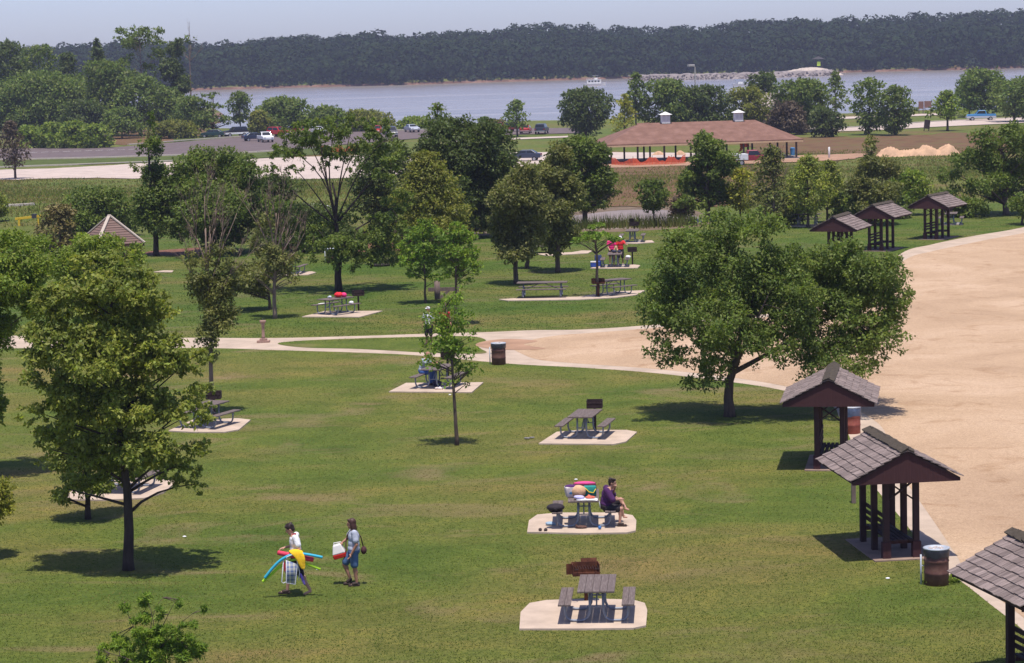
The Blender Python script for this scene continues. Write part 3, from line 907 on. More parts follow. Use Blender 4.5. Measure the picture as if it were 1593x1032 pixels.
tree(910, 352, 208, 848, 966, 332, "dense dark round tree left of the pond", 'dark', tw=9, dens=1.15,
     blobs=[(895, 232, 40, 24), (925, 245, 30, 28), (880, 260, 32, 34), (930, 285, 36, 30), (890, 300, 38, 28), (920, 318, 34, 16), (955, 300, 14, 8)])
tree(930, 462, 345, 882, 968, 386, "small flat-topped light green tree beside the rusty grill", 'young', tw=6, dens=1.5, flat=.4,
     blobs=[(925, 365, 34, 10), (905, 375, 24, 8), (950, 372, 22, 9), (930, 352, 20, 8)])
tree(1017, 352, 280, 994, 1040, 327, "small lollipop-shaped tree standing by the pond", 'dark', 'round', tw=3, dens=1.3)
tree(1100, 345, 196, 1038, 1168, 322, "dark irregular tree standing in front of the pavilion roof", 'dark', tw=9, dens=1.1,
     blobs=[(1100, 222, 26, 24), (1110, 255, 40, 28), (1075, 275, 30, 20), (1100, 295, 48, 26), (1135, 265, 22, 20), (1080, 315, 38, 14), (1130, 305, 24, 20)])
tree(1152, 345, 262, 1132, 1178, 330, "yellow-green shrubby tree between two darker trees by the pond", 'yellow', 'round', tw=3, dens=.8)
tree(1205, 352, 228, 1166, 1240, 345, "brownish thin tree with bare grey branches behind the sand's far shelters", 'grey', 'egg', tw=4, dens=.6, bark=BARKP,
     deadtop=[(1192, 248, 300, 0.82), (1212, 240, 300, 0.82), (1228, 262, 310, 0.82)])
tree(1257, 354, 242, 1226, 1290, 335, "light green tree with a bare trunk, left of the nearest far shelter roof", 'mid', 'egg', tw=5, dens=.8)
tree(1287, 347, 250, 1265, 1315, 325, "thin light green tree just behind the nearest far shelter roof", 'mid', 'egg', tw=4, dens=.7)
tree(1355, 350, 208, 1308, 1408, 330, "tall grey-green tree behind the middle far shelter", 'grey', tw=6, dens=.9,
     blobs=[(1352, 228, 14, 20), (1350, 262, 26, 24), (1378, 262, 20, 22), (1338, 290, 26, 24), (1370, 300, 32, 26), (1395, 270, 10, 18), (1345, 318, 30, 16)])
tree(1412, 335, 265, 1388, 1445, 322, "small bright green tree between the middle and rightmost far shelters", 'bright', 'round', tw=3, dens=.8)
tree(1565, 335, 188, 1450, 1650, 318, "big dark spreading tree at the right edge above the curved path", 'dark', tw=10, dens=1.1,
     blobs=[(1545, 215, 50, 26), (1590, 220, 40, 30), (1510, 250, 44, 24), (1570, 255, 60, 30), (1480, 275, 28, 18), (1530, 285, 50, 22), (1590, 290, 46, 26), (1500, 300, 34, 14), (1560, 308, 40, 14)])
tree(1590, 350, 300, 1575, 1640, 335, "low leafy tree at the right edge under the big dark tree", 'dark', 'round', tw=4, dens=.8)
tree(150, 372, 292, 92, 212, 366, "dark bushy shrub left of the pyramid roof", 'dark', 'dome', tw=4, dens=1.0, name='shrub', cat='shrub', at=(150, 368))
tree(95, 410, 318, 62, 128, 400, "yellowish rusty shrub left of the pyramid roof", 'rust', 'round', tw=4, dens=.8, name='shrub', cat='shrub', at=(95, 392))
tree(-6, 345, 300, -30, 14, 340, "green shrub at the left edge above the bright crown", 'mid', 'round', tw=3, dens=.8, name='shrub', cat='shrub')
tree(1065, 345, 305, 1038, 1082, 340, "reddish-brown low shrub on the pond's right bank", 'brown', 'round', tw=2, dens=.8, name='shrub', cat='shrub')
tree(590, 411, 384, 568, 612, 408, "tiny sapling with flat wispy foliage in a dark round mulch ring", 'dark', 'round', tw=2, dens=.5, name='sapling', cat='sapling', flat=.4)
tree(240, 1092, 918, 148, 328, 1085, "feathery bright green young conifer at the bottom edge", 'young', tw=6, dens=6.0, wid=.22, leafk=.9, flat=.7, nk=34, name='young_conifer', cat='conifer',
     blobs=[(225, 935, 14, 18), (222, 960, 20, 14), (195, 945, 10, 10), (255, 945, 8, 18), (276, 940, 7, 14), (265, 975, 28, 16), (235, 985, 34, 18), (300, 965, 20, 10), (320, 945, 6, 8), (180, 1005, 26, 18), (230, 1015, 40, 22), (290, 1005, 34, 24), (160, 1020, 14, 12), (200, 1040, 44, 20), (290, 1040, 40, 20)], fork=[(222, 920, 1010), (256, 928, 1010), (277, 930, 1010), (318, 940, 1030), (195, 938, 1010), (160, 1005, 1040), (300, 960, 1020)])
# ------------------------------------------------------------------ trees along the lake, right
GL = "trees along the lake road"
def lt(*a, **k):
    k.setdefault('nk', 18)
    return tree(*a, group=GL, **k)
lt(912, 222, 138, 872, 948, 205, "dark round tree between the parked blue jeep and the pavilion", 'deep', 'round', dens=1.2, tw=5, nk=24)
lt(972, 226, 146, 948, 1000, 212, "yellow-green feathery tree left of the pavilion's ridge end", 'yellow', 'pear', dens=.9, tw=3, flat=.45)
lt(990, 218, 114, 974, 1008, 175, "tall narrow dark tree tip beside the houseboat", 'dark', 'egg', dens=.9, tw=3)
lt(1036, 216, 124, 996, 1078, 205, "broad mid-green tree behind the pavilion's left cupola", 'oak', 'round', dens=1.1, tw=5, nk=24)
lt(1098, 214, 134, 1058, 1134, 205, "dark round tree behind the middle of the pavilion roof", 'deep', 'round', dens=1.2, tw=5, nk=24)
lt(1163, 210, 136, 1128, 1198, 200, "yellowish tree behind the pavilion's right cupola", 'olive', 'round', dens=1.0, tw=4)
lt(1150, 208, 170, 1128, 1176, 203, "low yellow shrub under the yellowish tree behind the pavilion", 'yellow', 'round', dens=.9, tw=2)
lt(1188, 200, 114, 1164, 1212, 152, "dark tree top left of the pale roof by the lake", 'deep', 'round', dens=1.0, tw=3)
lt(1245, 206, 124, 1208, 1288, 192, "dense dark tree right of the pale roof by the lake", 'dark', 'round', dens=1.2, tw=5, nk=24)
lt(1228, 210, 158, 1194, 1258, 206, "purplish brown bush in front of the dense lake tree", 'brown', 'dome', dens=1.1, tw=2)
lt(1284, 214, 168, 1256, 1310, 210, "dark low tree at the pavilion's right end", 'deep', 'round', dens=1.2, tw=3)
lt(1299, 200, 110, 1278, 1324, 172, "pine-like tree with a bare lower trunk near the gravel mound", 'dark', 'pear', dens=.8, tw=3, flat=.5)
lt(1352, 210, 122, 1326, 1382, 205, "loose light green tree, left half of the paired clump by the road", 'oak', 'round', dens=1.0, tw=4)
lt(1392, 211, 134, 1362, 1420, 207, "dense dark green tree, right half of the paired clump by the road", 'dark', 'round', dens=1.2, tw=4)
lt(1474, 204, 142, 1446, 1500, 184, "bright conical tree on the verge beside the brown signboards", 'bright', 'pear', dens=.9, tw=4)
lt(1527, 182, 108, 1490, 1566, 170, "round mid-green tree behind the blue pickup", 'oak', 'round', dens=1.0, tw=4, nk=24)
lt(1578, 190, 122, 1543, 1630, 180, "mid-green tree at the right edge by the blue pickup", 'oak', 'round', dens=1.0, tw=4)
lt(1508, 180, 132, 1486, 1524, 170, "dark tree left behind the blue pickup", 'dark', 'round', dens=1.0, tw=3)
lt(805, 213, 154, 778, 832, 200, "small layered tree among the parked cars", 'oak', 'pear', dens=.8, tw=3, flat=.4)
# ------------------------------------------------------------------ left shore wood and car park trees
GS = "trees of the left shore wood"
def st(*a, **k):
    k.setdefault('nk', 18)
    return tree(*a, group=GS, **k)
st(226, 206, 37, 172, 268, 120, "tall flat-crowned tree with a bare pale trunk, highest of the left shore", 'dark', dens=.8, tw=4,
   blobs=[(205, 52, 26, 14), (238, 55, 26, 16), (220, 70, 42, 12), (185, 62, 12, 6), (245, 85, 20, 12), (200, 95, 16, 12), (232, 110, 18, 14), (212, 120, 18, 16)], bark=BARKP)
st(280, 208, 58, 252, 304, 165, "narrow dark tree between the highest tree and the dead one", 'deep', dens=.9, tw=4,
   blobs=[(288, 66, 14, 8), (272, 80, 16, 16), (268, 110, 20, 22), (284, 135, 16, 22), (262, 150, 20, 20)])
r_ = tree(299, 203, 52, 285, 315, 60, "bare dead tree with a straight pale trunk and forked crown at the water's edge", 'dark', dens=.4, tw=3.2, bark=BARKP, name='dead_tree', cat='dead tree', limbs=False, clump=.2, nk=5,
     blobs=[(292, 58, 8, 4), (305, 62, 7, 4)], deadtop=[(299, 54, 100, 0.61), (286, 82, 96, 0.54), (313, 80, 96, 0.54)])
st(152, 210, 62, 134, 180, 150, "pointed dark conifer rising over the left wood", 'deep', 'cone', dens=1.0, tw=4, nk=26)
st(108, 208, 84, 84, 138, 160, "dark crown behind the pointed conifer's left side", 'deep', 'egg', dens=1.0, tw=3)
st(16, 208, 66, -14, 52, 150, "dark tree at the far left of the skyline", 'deep', 'round', dens=1.0, tw=3)
st(66, 208, 72, 36, 92, 150, "grey-green tree, second from the left on the skyline", 'dark', 'round', dens=.9, tw=3)
st(70, 212, 116, -10, 150, 190, "broad olive-green spreading tree at the front of the left wood", 'oak', 'dome', dens=1.1, tw=5, nk=30, bark=BARKP)
st(-10, 214, 130, -60, 40, 195, "green spreading tree cut by the left edge, front of the wood", 'oak', 'dome', dens=1.0, tw=4)
st(176, 212, 95, 130, 210, 180, "mid-green tree with leaning pale limbs in the middle of the left wood", 'dark', 'round', dens=1.0, tw=4, bark=BARKP, nk=22)
st(218, 212, 118, 180, 262, 195, "rounded dark green tree below the highest tree", 'oak', 'round', dens=1.0, tw=4)
st(262, 210, 138, 228, 300, 200, "low green tree under the dead tree", 'oak', 'dome', dens=1.0, tw=3)
st(130, 216, 158, 90, 172, 205, "dark low tree in the hollow of the left wood", 'deep', 'dome', dens=1.0, tw=3)
st(40, 214, 168, 0, 84, 208, "dark low crown at the wood's foot behind the hedge", 'deep', 'dome', dens=1.0, tw=3)
st(190, 216, 168, 160, 226, 205, "low leafy crown at the wood's foot, right of the hedge", 'oak', 'dome', dens=1.0, tw=3)
st(300, 214, 150, 270, 330, 205, "small green tree at the right end of the left wood", 'oak', 'dome', dens=.9, tw=3)
GH = "shrubs of the bright hedge"
for i, (hx, ht, hw, lab) in enumerate([(48, 196, 24, "bright green shrub, left end of the hedge along the car park"), (82, 191, 26, "bright green shrub, second in the hedge along the car park"),
                                      (118, 189, 28, "bright green shrub, tallest of the hedge along the car park"), (150, 193, 24, "bright green shrub, right end of the hedge along the car park")]):
    tree(hx, 231, ht, hx - hw, hx + hw, 230, lab, 'bright', 'dome', dens=1.3, tw=2, name='shrub', cat='shrub', group=GH, nk=16)
tree(24, 279, 188, -2, 44, 262, "thin brownish tree by the gravel strip at the left edge", 'brown', 'egg', dens=.55, tw=4)
tree(332, 213, 138, 298, 372, 200, "airy dark tree over the dark parked cars", 'dark', dens=.9, tw=3, flat=.45,
     blobs=[(330, 150, 18, 8), (318, 165, 18, 10), (345, 165, 16, 8), (330, 185, 30, 10), (355, 190, 14, 8), (310, 190, 12, 8), (325, 175, 16, 8)])
tree(374, 200, 143, 356, 392, 190, "small dark tree silhouetted on the water right of the airy tree", 'dark', 'round', dens=.7, tw=2)
for a in [(400, 210, 172, 384, 424, "low olive shrub on the shore behind the white truck", 'olive'), (440, 207, 152, 392, 486, "broad green shrub thicket behind the red truck", 'oak'), (505, 206, 166, 470, 545, "green shrub behind the parked cars, right of the thicket", 'oak'),
          (560, 204, 172, 520, 606, "yellowish-green shrub behind the cars by the orange fence", 'olive'), (640, 202, 182, 618, 668, "small bright shrub at the water's edge", 'bright'), (755, 203, 182, 742, 768, "tiny green shrub by the red cars", 'oak'), (770, 204, 186, 756, 786, "tiny brownish shrub by the red cars", 'rust'),
          (270, 216, 188, 236, 306, "olive shrub right of the dry grass at the wood's edge", 'olive'), (1145, 212, 196, 1122, 1170, "low green shrub behind the pavilion", 'oak'), (1310, 345, 300, 1292, 1334, "leafy undergrowth shrub behind the nearest far shelter", 'oak'),
          (1228, 350, 306, 1206, 1252, "dense low shrub left of the light green tree with a bare trunk", 'dark'), (1336, 350, 306, 1312, 1362, "dense green shrub directly behind the middle far shelter", 'dark'), (1396, 340, 300, 1374, 1420, "green undergrowth shrub between the two right far shelters", 'oak'), (1500, 338, 308, 1470, 1530, "dark low shrub under the big right-edge tree", 'dark'),
          (1462, 322, 296, 1448, 1482, "low shrub right of the rightmost far shelter roof", 'oak')]:
    tree(a[0], a[1], a[2], a[3], a[4], a[1] - 3, a[5], a[6], 'dome', dens=1.1, tw=2, name='shrub', cat='shrub', nk=20)
# ================================================================== PARK FURNITURE
PLANK = mat("table_plank", (.135, .105, .098), .8, .25, 5, bmp=.3, spec=.3, stretch=(6, .6, 1), col2=(.20, .165, .155))
GALV = mat("galvanised_tube", (.21, .235, .29), .5, .12, 8, metal=.25, bmp=0)
PADM = mat("pad_concrete", (.47, .375, .30), .95, .16, 1.3, bmp=.3, spec=.15)
RUST = mat("grill_rust", (.10, .036, .022), .85, .4, 7, bmp=.4, spec=.2, col2=(.18, .07, .035))
IRON = mat("grill_iron", (.035, .020, .020), .75, .35, 7, bmp=.3, spec=.3)
def pad(pxs, zone=True):
    W = [G(*p) for p in pxs]
    cxx = sum(p.x for p in W) / len(W); cyy = sum(p.y for p in W) / len(W)
    ZONES.append([(cxx + (p.x - cxx) * .975, cyy + (p.y - cyy) * .975) for p in W])
    mb = MB()
    poly = [(p.x, p.y) for p in W]
    a = sum(poly[i][0] * poly[(i + 1) % len(poly)][1] - poly[(i + 1) % len(poly)][0] * poly[i][1] for i in range(len(poly)))
    if a < 0: poly.reverse()
    mb.prism(poly, -.1, .045)
    o = mb.build("pavement", PADM)
    o["kind"] = "structure"
    return o
def table_parts(root, long=1.83):
    h = long / 2
    top = MB()
    for i in range(5): top.box((-.336 + i * .168, 0, .745), (.163, long, .042))
    top.build("tabletop", PLANK, root, bevel=.006)
    for sx in (-1, 1):
        b = MB()
        for i in range(2): b.box((sx * .715 - .0725 + i * .145, 0, .445), (.14, long, .04))
        b.build("bench_seat", PLANK, root, bevel=.006)
    for sy in (-1, 1):
        y = sy * (h - .32)
        for sx in (-1, 1):
            pts = [(sx * .15, y, .72), (sx * .15, y, .30), (sx * .165, y, .18), (sx * .21, y, .09), (sx * .28, y, .045), (sx * .36, y, .03), (sx * .52, y, .03), (sx * .61, y, .045), (sx * .68, y, .10), (sx * .71, y, .19), (sx * .715, y, .30), (sx * .715, y, .425)]
            MB().tube(pts, .03, 10).build("leg", GALV, root, True)
    br = MB()
    for sy in (-1, 1):
        y = sy * (h - .32)
        br.tube([(-.36, y, .71), (.36, y, .71)], .022, 8)
        br.tube([(-.19, y, .35), (.19, y, .35)], .018, 8)
        br.tube([(0, y, .35), (0, sy * .08, .70)], .018, 8)
    br.build("brace", GALV, root, True)
GT = "picnic tables on concrete pads"
def picnic(px, py, yaw, label, long=1.83):
    p = G(px, py); p.z = .045
    r = thing("picnic_table", label, "picnic table", p, R(yaw), GT)
    table_parts(r, long)
    return r
def grill(px, py, yaw, label, m_=None, lid=False, h=.80, w_=.52):
    p = G(px, py)
    r = thing("park_grill", label, "grill", p, R(yaw), "park grills on posts")
    mm = m_ or IRON
    MB().tube([(0, 0, -.1), (0, 0, h)], .045, 10).build("post", mm, r, True)
    b = MB()
    d = .38
    b.box((0, 0, h + .01), (w_, d, .02))
    b.box((-w_ / 2, 0, h + .14), (.018, d, .26)); b.box((w_ / 2, 0, h + .14), (.018, d, .26))
    b.box((0, d / 2, h + .14), (w_ + .018, .018, .262))
    b.box((0, -d / 2, h + .05), (w_ + .018, .018, .08))
    b.build("firebox", mm, r, bevel=.004)
    g = MB()
    for i in range(11): g.tube([(-w_ / 2 + .02 + i * (w_ - .04) / 10, -d / 2, h + .17), (-w_ / 2 + .02 + i * (w_ - .04) / 10, d / 2, h + .17)], .007, 5)
    g.build("grate", IRON, r)
    for sx in (-1, 1):
        MB().tube([(sx * (w_ / 2 - .1), -d / 2, h + .17), (sx * (w_ / 2 - .1), -d / 2 - .14, h + .19), (sx * (w_ / 2 - .02), -d / 2 - .16, h + .19)], .011, 6).build("handle", IRON, r)
    if lid:
        MB().box((.10, d / 2 + .015, h + .30), (w_ * .60, .02, .10), (R(-12), 0, 0)).build("wind_shield", mm, r)
        MB().box((-.36, -.02, h + .15), (.20, .02, .25), (0, 0, R(20))).build("wind_shield", mm, r)
    return r
# pads, tables and grills from near to far
pad([(808, 981), (810, 955), (824, 941), (850, 936.5), (920, 934), (985, 936), (1003, 941), (1007, 952), (1005, 976), (985, 980), (900, 981)])
T1 = picnic(930, 961, -4, "empty end-on picnic table nearest the camera, rust-red grill behind it")
grill(912, 937, 4, "rust-red wide grill with fold-out wings behind the nearest picnic table", RUST, True, .66, .62)
pad([(820, 830), (823, 812), (836, 803), (870, 800), (960, 800), (984, 804), (990, 812), (989, 828), (975, 831), (900, 832)])
T2 = picnic(909, 816, -2, "picnic table loaded with bags and cloths, woman in purple on its bench")
pad([(838, 692), (866, 674), (900, 671), (975, 671), (991, 674), (974, 689), (955, 693), (890, 692.5)])
T3 = picnic(911, 680, -13, "empty mid-lawn picnic table with a black grill behind it")
grill(926, 671, -4, "black box grill with a loop handle behind the empty mid-lawn picnic table")
pad([(605, 611), (632, 597.5), (752, 596.5), (734, 612)])
T4 = picnic(682, 603, -18, "picnic table with the bald man, partly behind the slender young tree")
grill(697, 590, 0, "black grill beyond the bald man's table, behind the slender tree's leaves")
pad([(470, 494), (505, 485.5), (595, 485), (560, 494.5)])
T5 = picnic(523, 489, -40, "picnic table with red towels and white bags, under the tall airy tree")
grill(558, 485, 20, "dark grill on a post right of the table with red towels")
pad([(262, 672), (300, 655), (370, 652.5), (390, 655), (372, 670), (350, 674), (300, 674)])
T6 = picnic(322, 664, -24, "picnic table half hidden by the large shade tree, only its right bench clear")
grill(334, 655, 0, "black flat-topped grill by the dying tree's trunk")
pad([(98, 779), (118, 760), (150, 750), (255, 747.5), (275, 751), (255, 768), (225, 777), (160, 780)])
T7 = picnic(195, 764, -14, "picnic table behind the large shade tree's trunk, half hidden by leaves")
pad([(776, 467), (800, 465.5), (900, 463), (925, 459), (960, 454.5), (1004, 453), (990, 460), (960, 464), (900, 467.5), (790, 469)])
T9 = picnic(844, 463, 84, "long picnic table seen side-on left of the rusty orange grill", 2.6)
T8 = picnic(955, 459, -52, "picnic table standing angled behind the rusty orange grill")
grill(931, 462.5, 10, "rusty orange-brown grill in front of the angled picnic table", RUST, False, .70, .62)
pad([(918, 418.5), (930, 414.5), (985, 412.5), (996, 414), (992, 418), (950, 419)])
T10 = picnic(957, 415.5, -4, "picnic table with two people in red and pink, blue coolers at its left")
grill(984, 413, 0, "black grill right of the two people in red and pink")
pad([(965, 379.5), (985, 376), (1014, 375), (1018, 378), (990, 380)])
T11 = picnic(984, 377, -6, "farthest picnic table by the pond, in front of the grill with a raised lid")
g_ = grill(987, 373, 50, "dark grill with a raised lid standing out against the pond", IRON, False, .92)
MB().box((-.24, 0, 1.22), (.03, .36, .42), (0, R(-14), 0)).build("lid", IRON, g_)
pad([(428, 428), (450, 424.5), (485, 423.5), (492, 425), (480, 428.5), (450, 429.5)])
T12 = picnic(452, 426.5, -10, "small-looking picnic table behind the half-dead tree, one bench in view")
pad([(835, 396), (890, 393.5), (905, 391), (922, 391), (915, 395), (850, 399)])
T13 = picnic(845, 394, 80, "dim side-on picnic table in the shade behind the grey-green poplar", 2.2)
pad([(1225, 352.5), (1240, 350.5), (1275, 350), (1278, 352), (1250, 353.5)])
T14 = picnic(1256, 351, 75, "dim picnic table among trees left of the nearest far shelter roof")
pad([(1462, 351), (1475, 348.5), (1498, 348), (1498, 350.5)])
T15 = picnic(1480, 349.5, -12, "picnic table just right of the rightmost far shelter")
grill(1476, 347, 0, "dark grill between the rightmost far shelter and its picnic table")
pad([(238, 424), (255, 422), (270, 422), (268, 424.5)])
# ------------------------------------------------------------------ litter drums
DRUM = mat("drum_rust", (.12, .055, .045), .7, .25, 5, bmp=.2, spec=.3, col2=(.17, .09, .07))
DRUMR = mat("drum_red", (.27, .075, .055), .7, .2, 5, bmp=.2, spec=.3, col2=(.33, .11, .08))
RIM = mat("drum_rim", (.42, .46, .52), .5, .1, 8, metal=.2, bmp=0)
BAGD = mat("bag_dark", (.025, .026, .034), .35, .3, 9, bmp=.5)
BAGB = mat("bag_blue", (.07, .095, .16), .4, .3, 9, bmp=.5)
def drum(px, py, label, bm=DRUM, bag=BAGD, bagh=.2, post=True):
    p = G(px, py)
    r = thing("litter_drum", label, "litter drum", p, 0, "steel drum litter bins")
    rad, h = .29, .88
    prof = [(rad, 0)]
    for zz in (.29, .58):
        prof += [(rad, zz - .03), (rad + .014, zz), (rad, zz + .03)]
    prof += [(rad, h), (rad - .02, h), (rad - .025, .1)]
    MB().lathe(prof, n=28).build("body", bm, r, True)
    rn = random.Random(px)
    bg = MB()
    n = 28
    prof2 = [(rad + .012, h - bagh), (rad + .016, h - bagh * .5), (rad + .012, h + .004), (rad + .006, h + .012)]
    vs = []
    for q, z in prof2:
        for k in range(n):
            t = 2 * math.pi * k / n
            qq = q + rn.uniform(0, .012); zz = z + (rn.uniform(-.03, .03) if z < h - .1 else 0)
            vs.append((qq * math.cos(t), qq * math.sin(t), zz))
    bg.add(vs, [(j * n + k, j * n + (k + 1) % n, (j + 1) * n + (k + 1) % n, (j + 1) * n + k) for j in range(3) for k in range(n)])
    bg.build("bin_liner", bag, r, True)
    lid = MB().lathe([(rad + .02, h - .02), (rad + .028, h + .012), (rad - .03, h + .022), (rad - .06, h - .02), (rad - .12, h - .05)], n=28)
    lid.build("rim", RIM, r, True)
    tr_ = MB()
    for k in range(7):
        t = rn.uniform(0, 6.28)
        tr_.ell((.14 * math.cos(t), .14 * math.sin(t), h - .03), (rn.uniform(.04, .09), rn.uniform(.03, .07), .05), 8, 5, (rn.random(), rn.random(), 0))
    tr_.build("rubbish", mat("rubbish", (.45, .40, .38), .7, .5, 30), r, True)
    if post:
        MB().tube([(-.36, .05, -.1), (-.36, .05, .72)], .022, 8).tube([(-.36, .05, .45), (-.28, .03, .45)], .012, 6).build("chain_post", RIM, r, True)
    return r
drum(1457, 909, "brown litter drum with a pale rim beside the near shelter's slab")
drum(1325, 674, "red litter drum with a blue liner beside the second shelter", DRUMR, BAGB, .30, False)
drum(776, 567, "dark brown litter drum by the fork of the pale paths")
drum(515, 409, "dark litter drum beside the airy tree's trunk", DRUM, BAGD, .2)
def weeds(px, py, wpx, n, label, seed):
    rs = np.random.RandomState(seed)
    B = G(px, py); s = scale_at(B)
    C = np.stack([rs.normal(0, wpx / s / 2.5, n), rs.normal(0, wpx / s / 4, n), rs.uniform(.02, .16, n)], 1)
    me = leaf_mesh("foliage", C, rdirs(rs, n) + np.array([0, 0, .4]), rdirs(rs, n) * .4 + np.array([0, 0, 1]), rs.uniform(.08, .16, n), LF['bright'], .45)
    r = thing("weed_clump", label, "weeds", B)
    link_mesh("foliage", me, r)
weeds(1462, 909, 26, 160, "low green weeds at the foot of the near brown drum", 1)
weeds(1487, 905, 24, 120, "low green weeds between the near drum and the sand", 2)
# ------------------------------------------------------------------ drinking fountain, posts, fence
PINKST = mat("fountain_stone", (.33, .21, .17), .9, .2, 6, bmp=.4)
f = thing("drinking_fountain", "pinkish stone pedestal drinking fountain on the pale path", "drinking fountain", G(410, 533))
f.scale = (.62, .62, 1)
MB().box((0, 0, .045), (.92, .7, .1)).box((0, 0, .14), (.52, .48, .1)).build("base", PINKST, f, bevel=.015)
MB().lathe([(.15, .18), (.115, .28), (.10, .6), (.115, .8), (.17, .88)], n=16).build("pedestal", PINKST, f, True)
MB().lathe([(.17, .88), (.235, .93), (.235, 1.0), (.19, 1.0), (.12, .95)], n=20).build("basin", PINKST, f, True)
MB().tube([(0, .1, .95), (0, .1, 1.05), (0, .04, 1.07)], .015, 8).build("spout", GALV, f, True)
TIMB = mat("weathered_timber", (.17, .125, .11), .9, .3, 7, bmp=.4, stretch=(1, 1, .3))
DTIMB = mat("shelter_timber", (.045, .024, .024), .8, .25, 6, bmp=.25, stretch=(1, 1, .3), spec=.25)
p = thing("wooden_post", "short weathered wooden post in the grass behind the near shelter", "post", G(1328, 783))
MB().box((0, 0, .5), (.12, .12, 1.12)).build("post", TIMB, p, bevel=.01)
q = thing("rail_barrier", "weathered timber rail barrier with a thick post behind the two small trees", "barrier", G(683, 466))
MB().tube([(-.08, 0, -.1), (-.08, 0, .96)], .15, 8).build("post", TIMB, q, True)
MB().bar((-.55, .02, .52), (1.05, .02, .52), .06, .2).build("rail", TIMB, q)
MB().bar((.05, -.02, .08), (.55, -.02, .47), .06, .13).build("brace", TIMB, q)
GP = "dark wooden bollards along the mulch bed"
pr = None
for i in range(17):
    x = 452 + i * 11.5
    b = G(x + (i % 3), 380 - (i - 6) * .25)
    if pr is None:
        pr = MB().tube([(0, 0, -.1), (0, 0, .88), (0, 0, .93)], [.13, .13, .10], 8).build("wooden_bollard", DTIMB, None, True)
        tag(pr, "dark wooden bollard in the row along the mulch bed behind the airy tree", "bollard", GP)
        c = pr
    else:
        c = pr.copy(); COL.objects.link(c)
    c.location = b
    c.scale = (1, 1, .9 + .25 * random.Random(i).random())
# ring of mulch tyre round the sapling, yellow gate bar, handrail
o = MB().lathe([(.2, 0), (.55, .02), (.62, .10), (.5, .15), (.2, .10)], n=20).build("mulch_ring", mat("mulch_dark", (.035, .025, .025), .95, .3, 5), None, True)
o.location = G(592, 414); tag(o, "dark round mulch ring under the tiny sapling", "mulch ring")
yb = thing("barrier_gate", "yellow pole barrier with a dark bracket in the rough at the left edge", "barrier", G(45, 351), R(3))
YEL = mat("barrier_yellow", (.66, .45, .03), .6, .1, 4)
MB().bar((-1.05, 0, .55), (1.0, 0, .72), .16, .18).build("pole", YEL, yb)
MB().box((.45, -.03, .73), (.38, .3, .34)).build("bracket", mat("dark_steel", (.05, .05, .06), .5), yb)
MB().bar((-.75, 0, -.1), (-.75, 0, .55), .16, .16).build("post", YEL, yb)
MB().bar((.75, 0, -.1), (.75, 0, .62), .12, .12).build("post", YEL, yb)
hr = thing("handrail", "pale curved metal handrail seen through the airy tree's branches", "handrail", G(490, 338))
WH = mat("pale_paint", (.60, .60, .62), .5, .05, 3)
pts = [(-1.9, 0, .75), (-1.0, 0, .95), (.0, 0, 1.02), (.9, 0, .9), (1.8, 0, .55)]
MB().tube(pts, .045, 8).build("top_rail", WH, hr, True)
MB().tube([(-1.9, 0, .3), (-.2, 0, .38)], .035, 8).build("lower_rail", WH, hr, True)
for x, z in ((-1.9, .75), (-.2, 1.0), (1.0, .87)):
    MB().tube([(x, 0, -.1), (x, 0, z)], .035, 8).build("post", WH, hr, True)
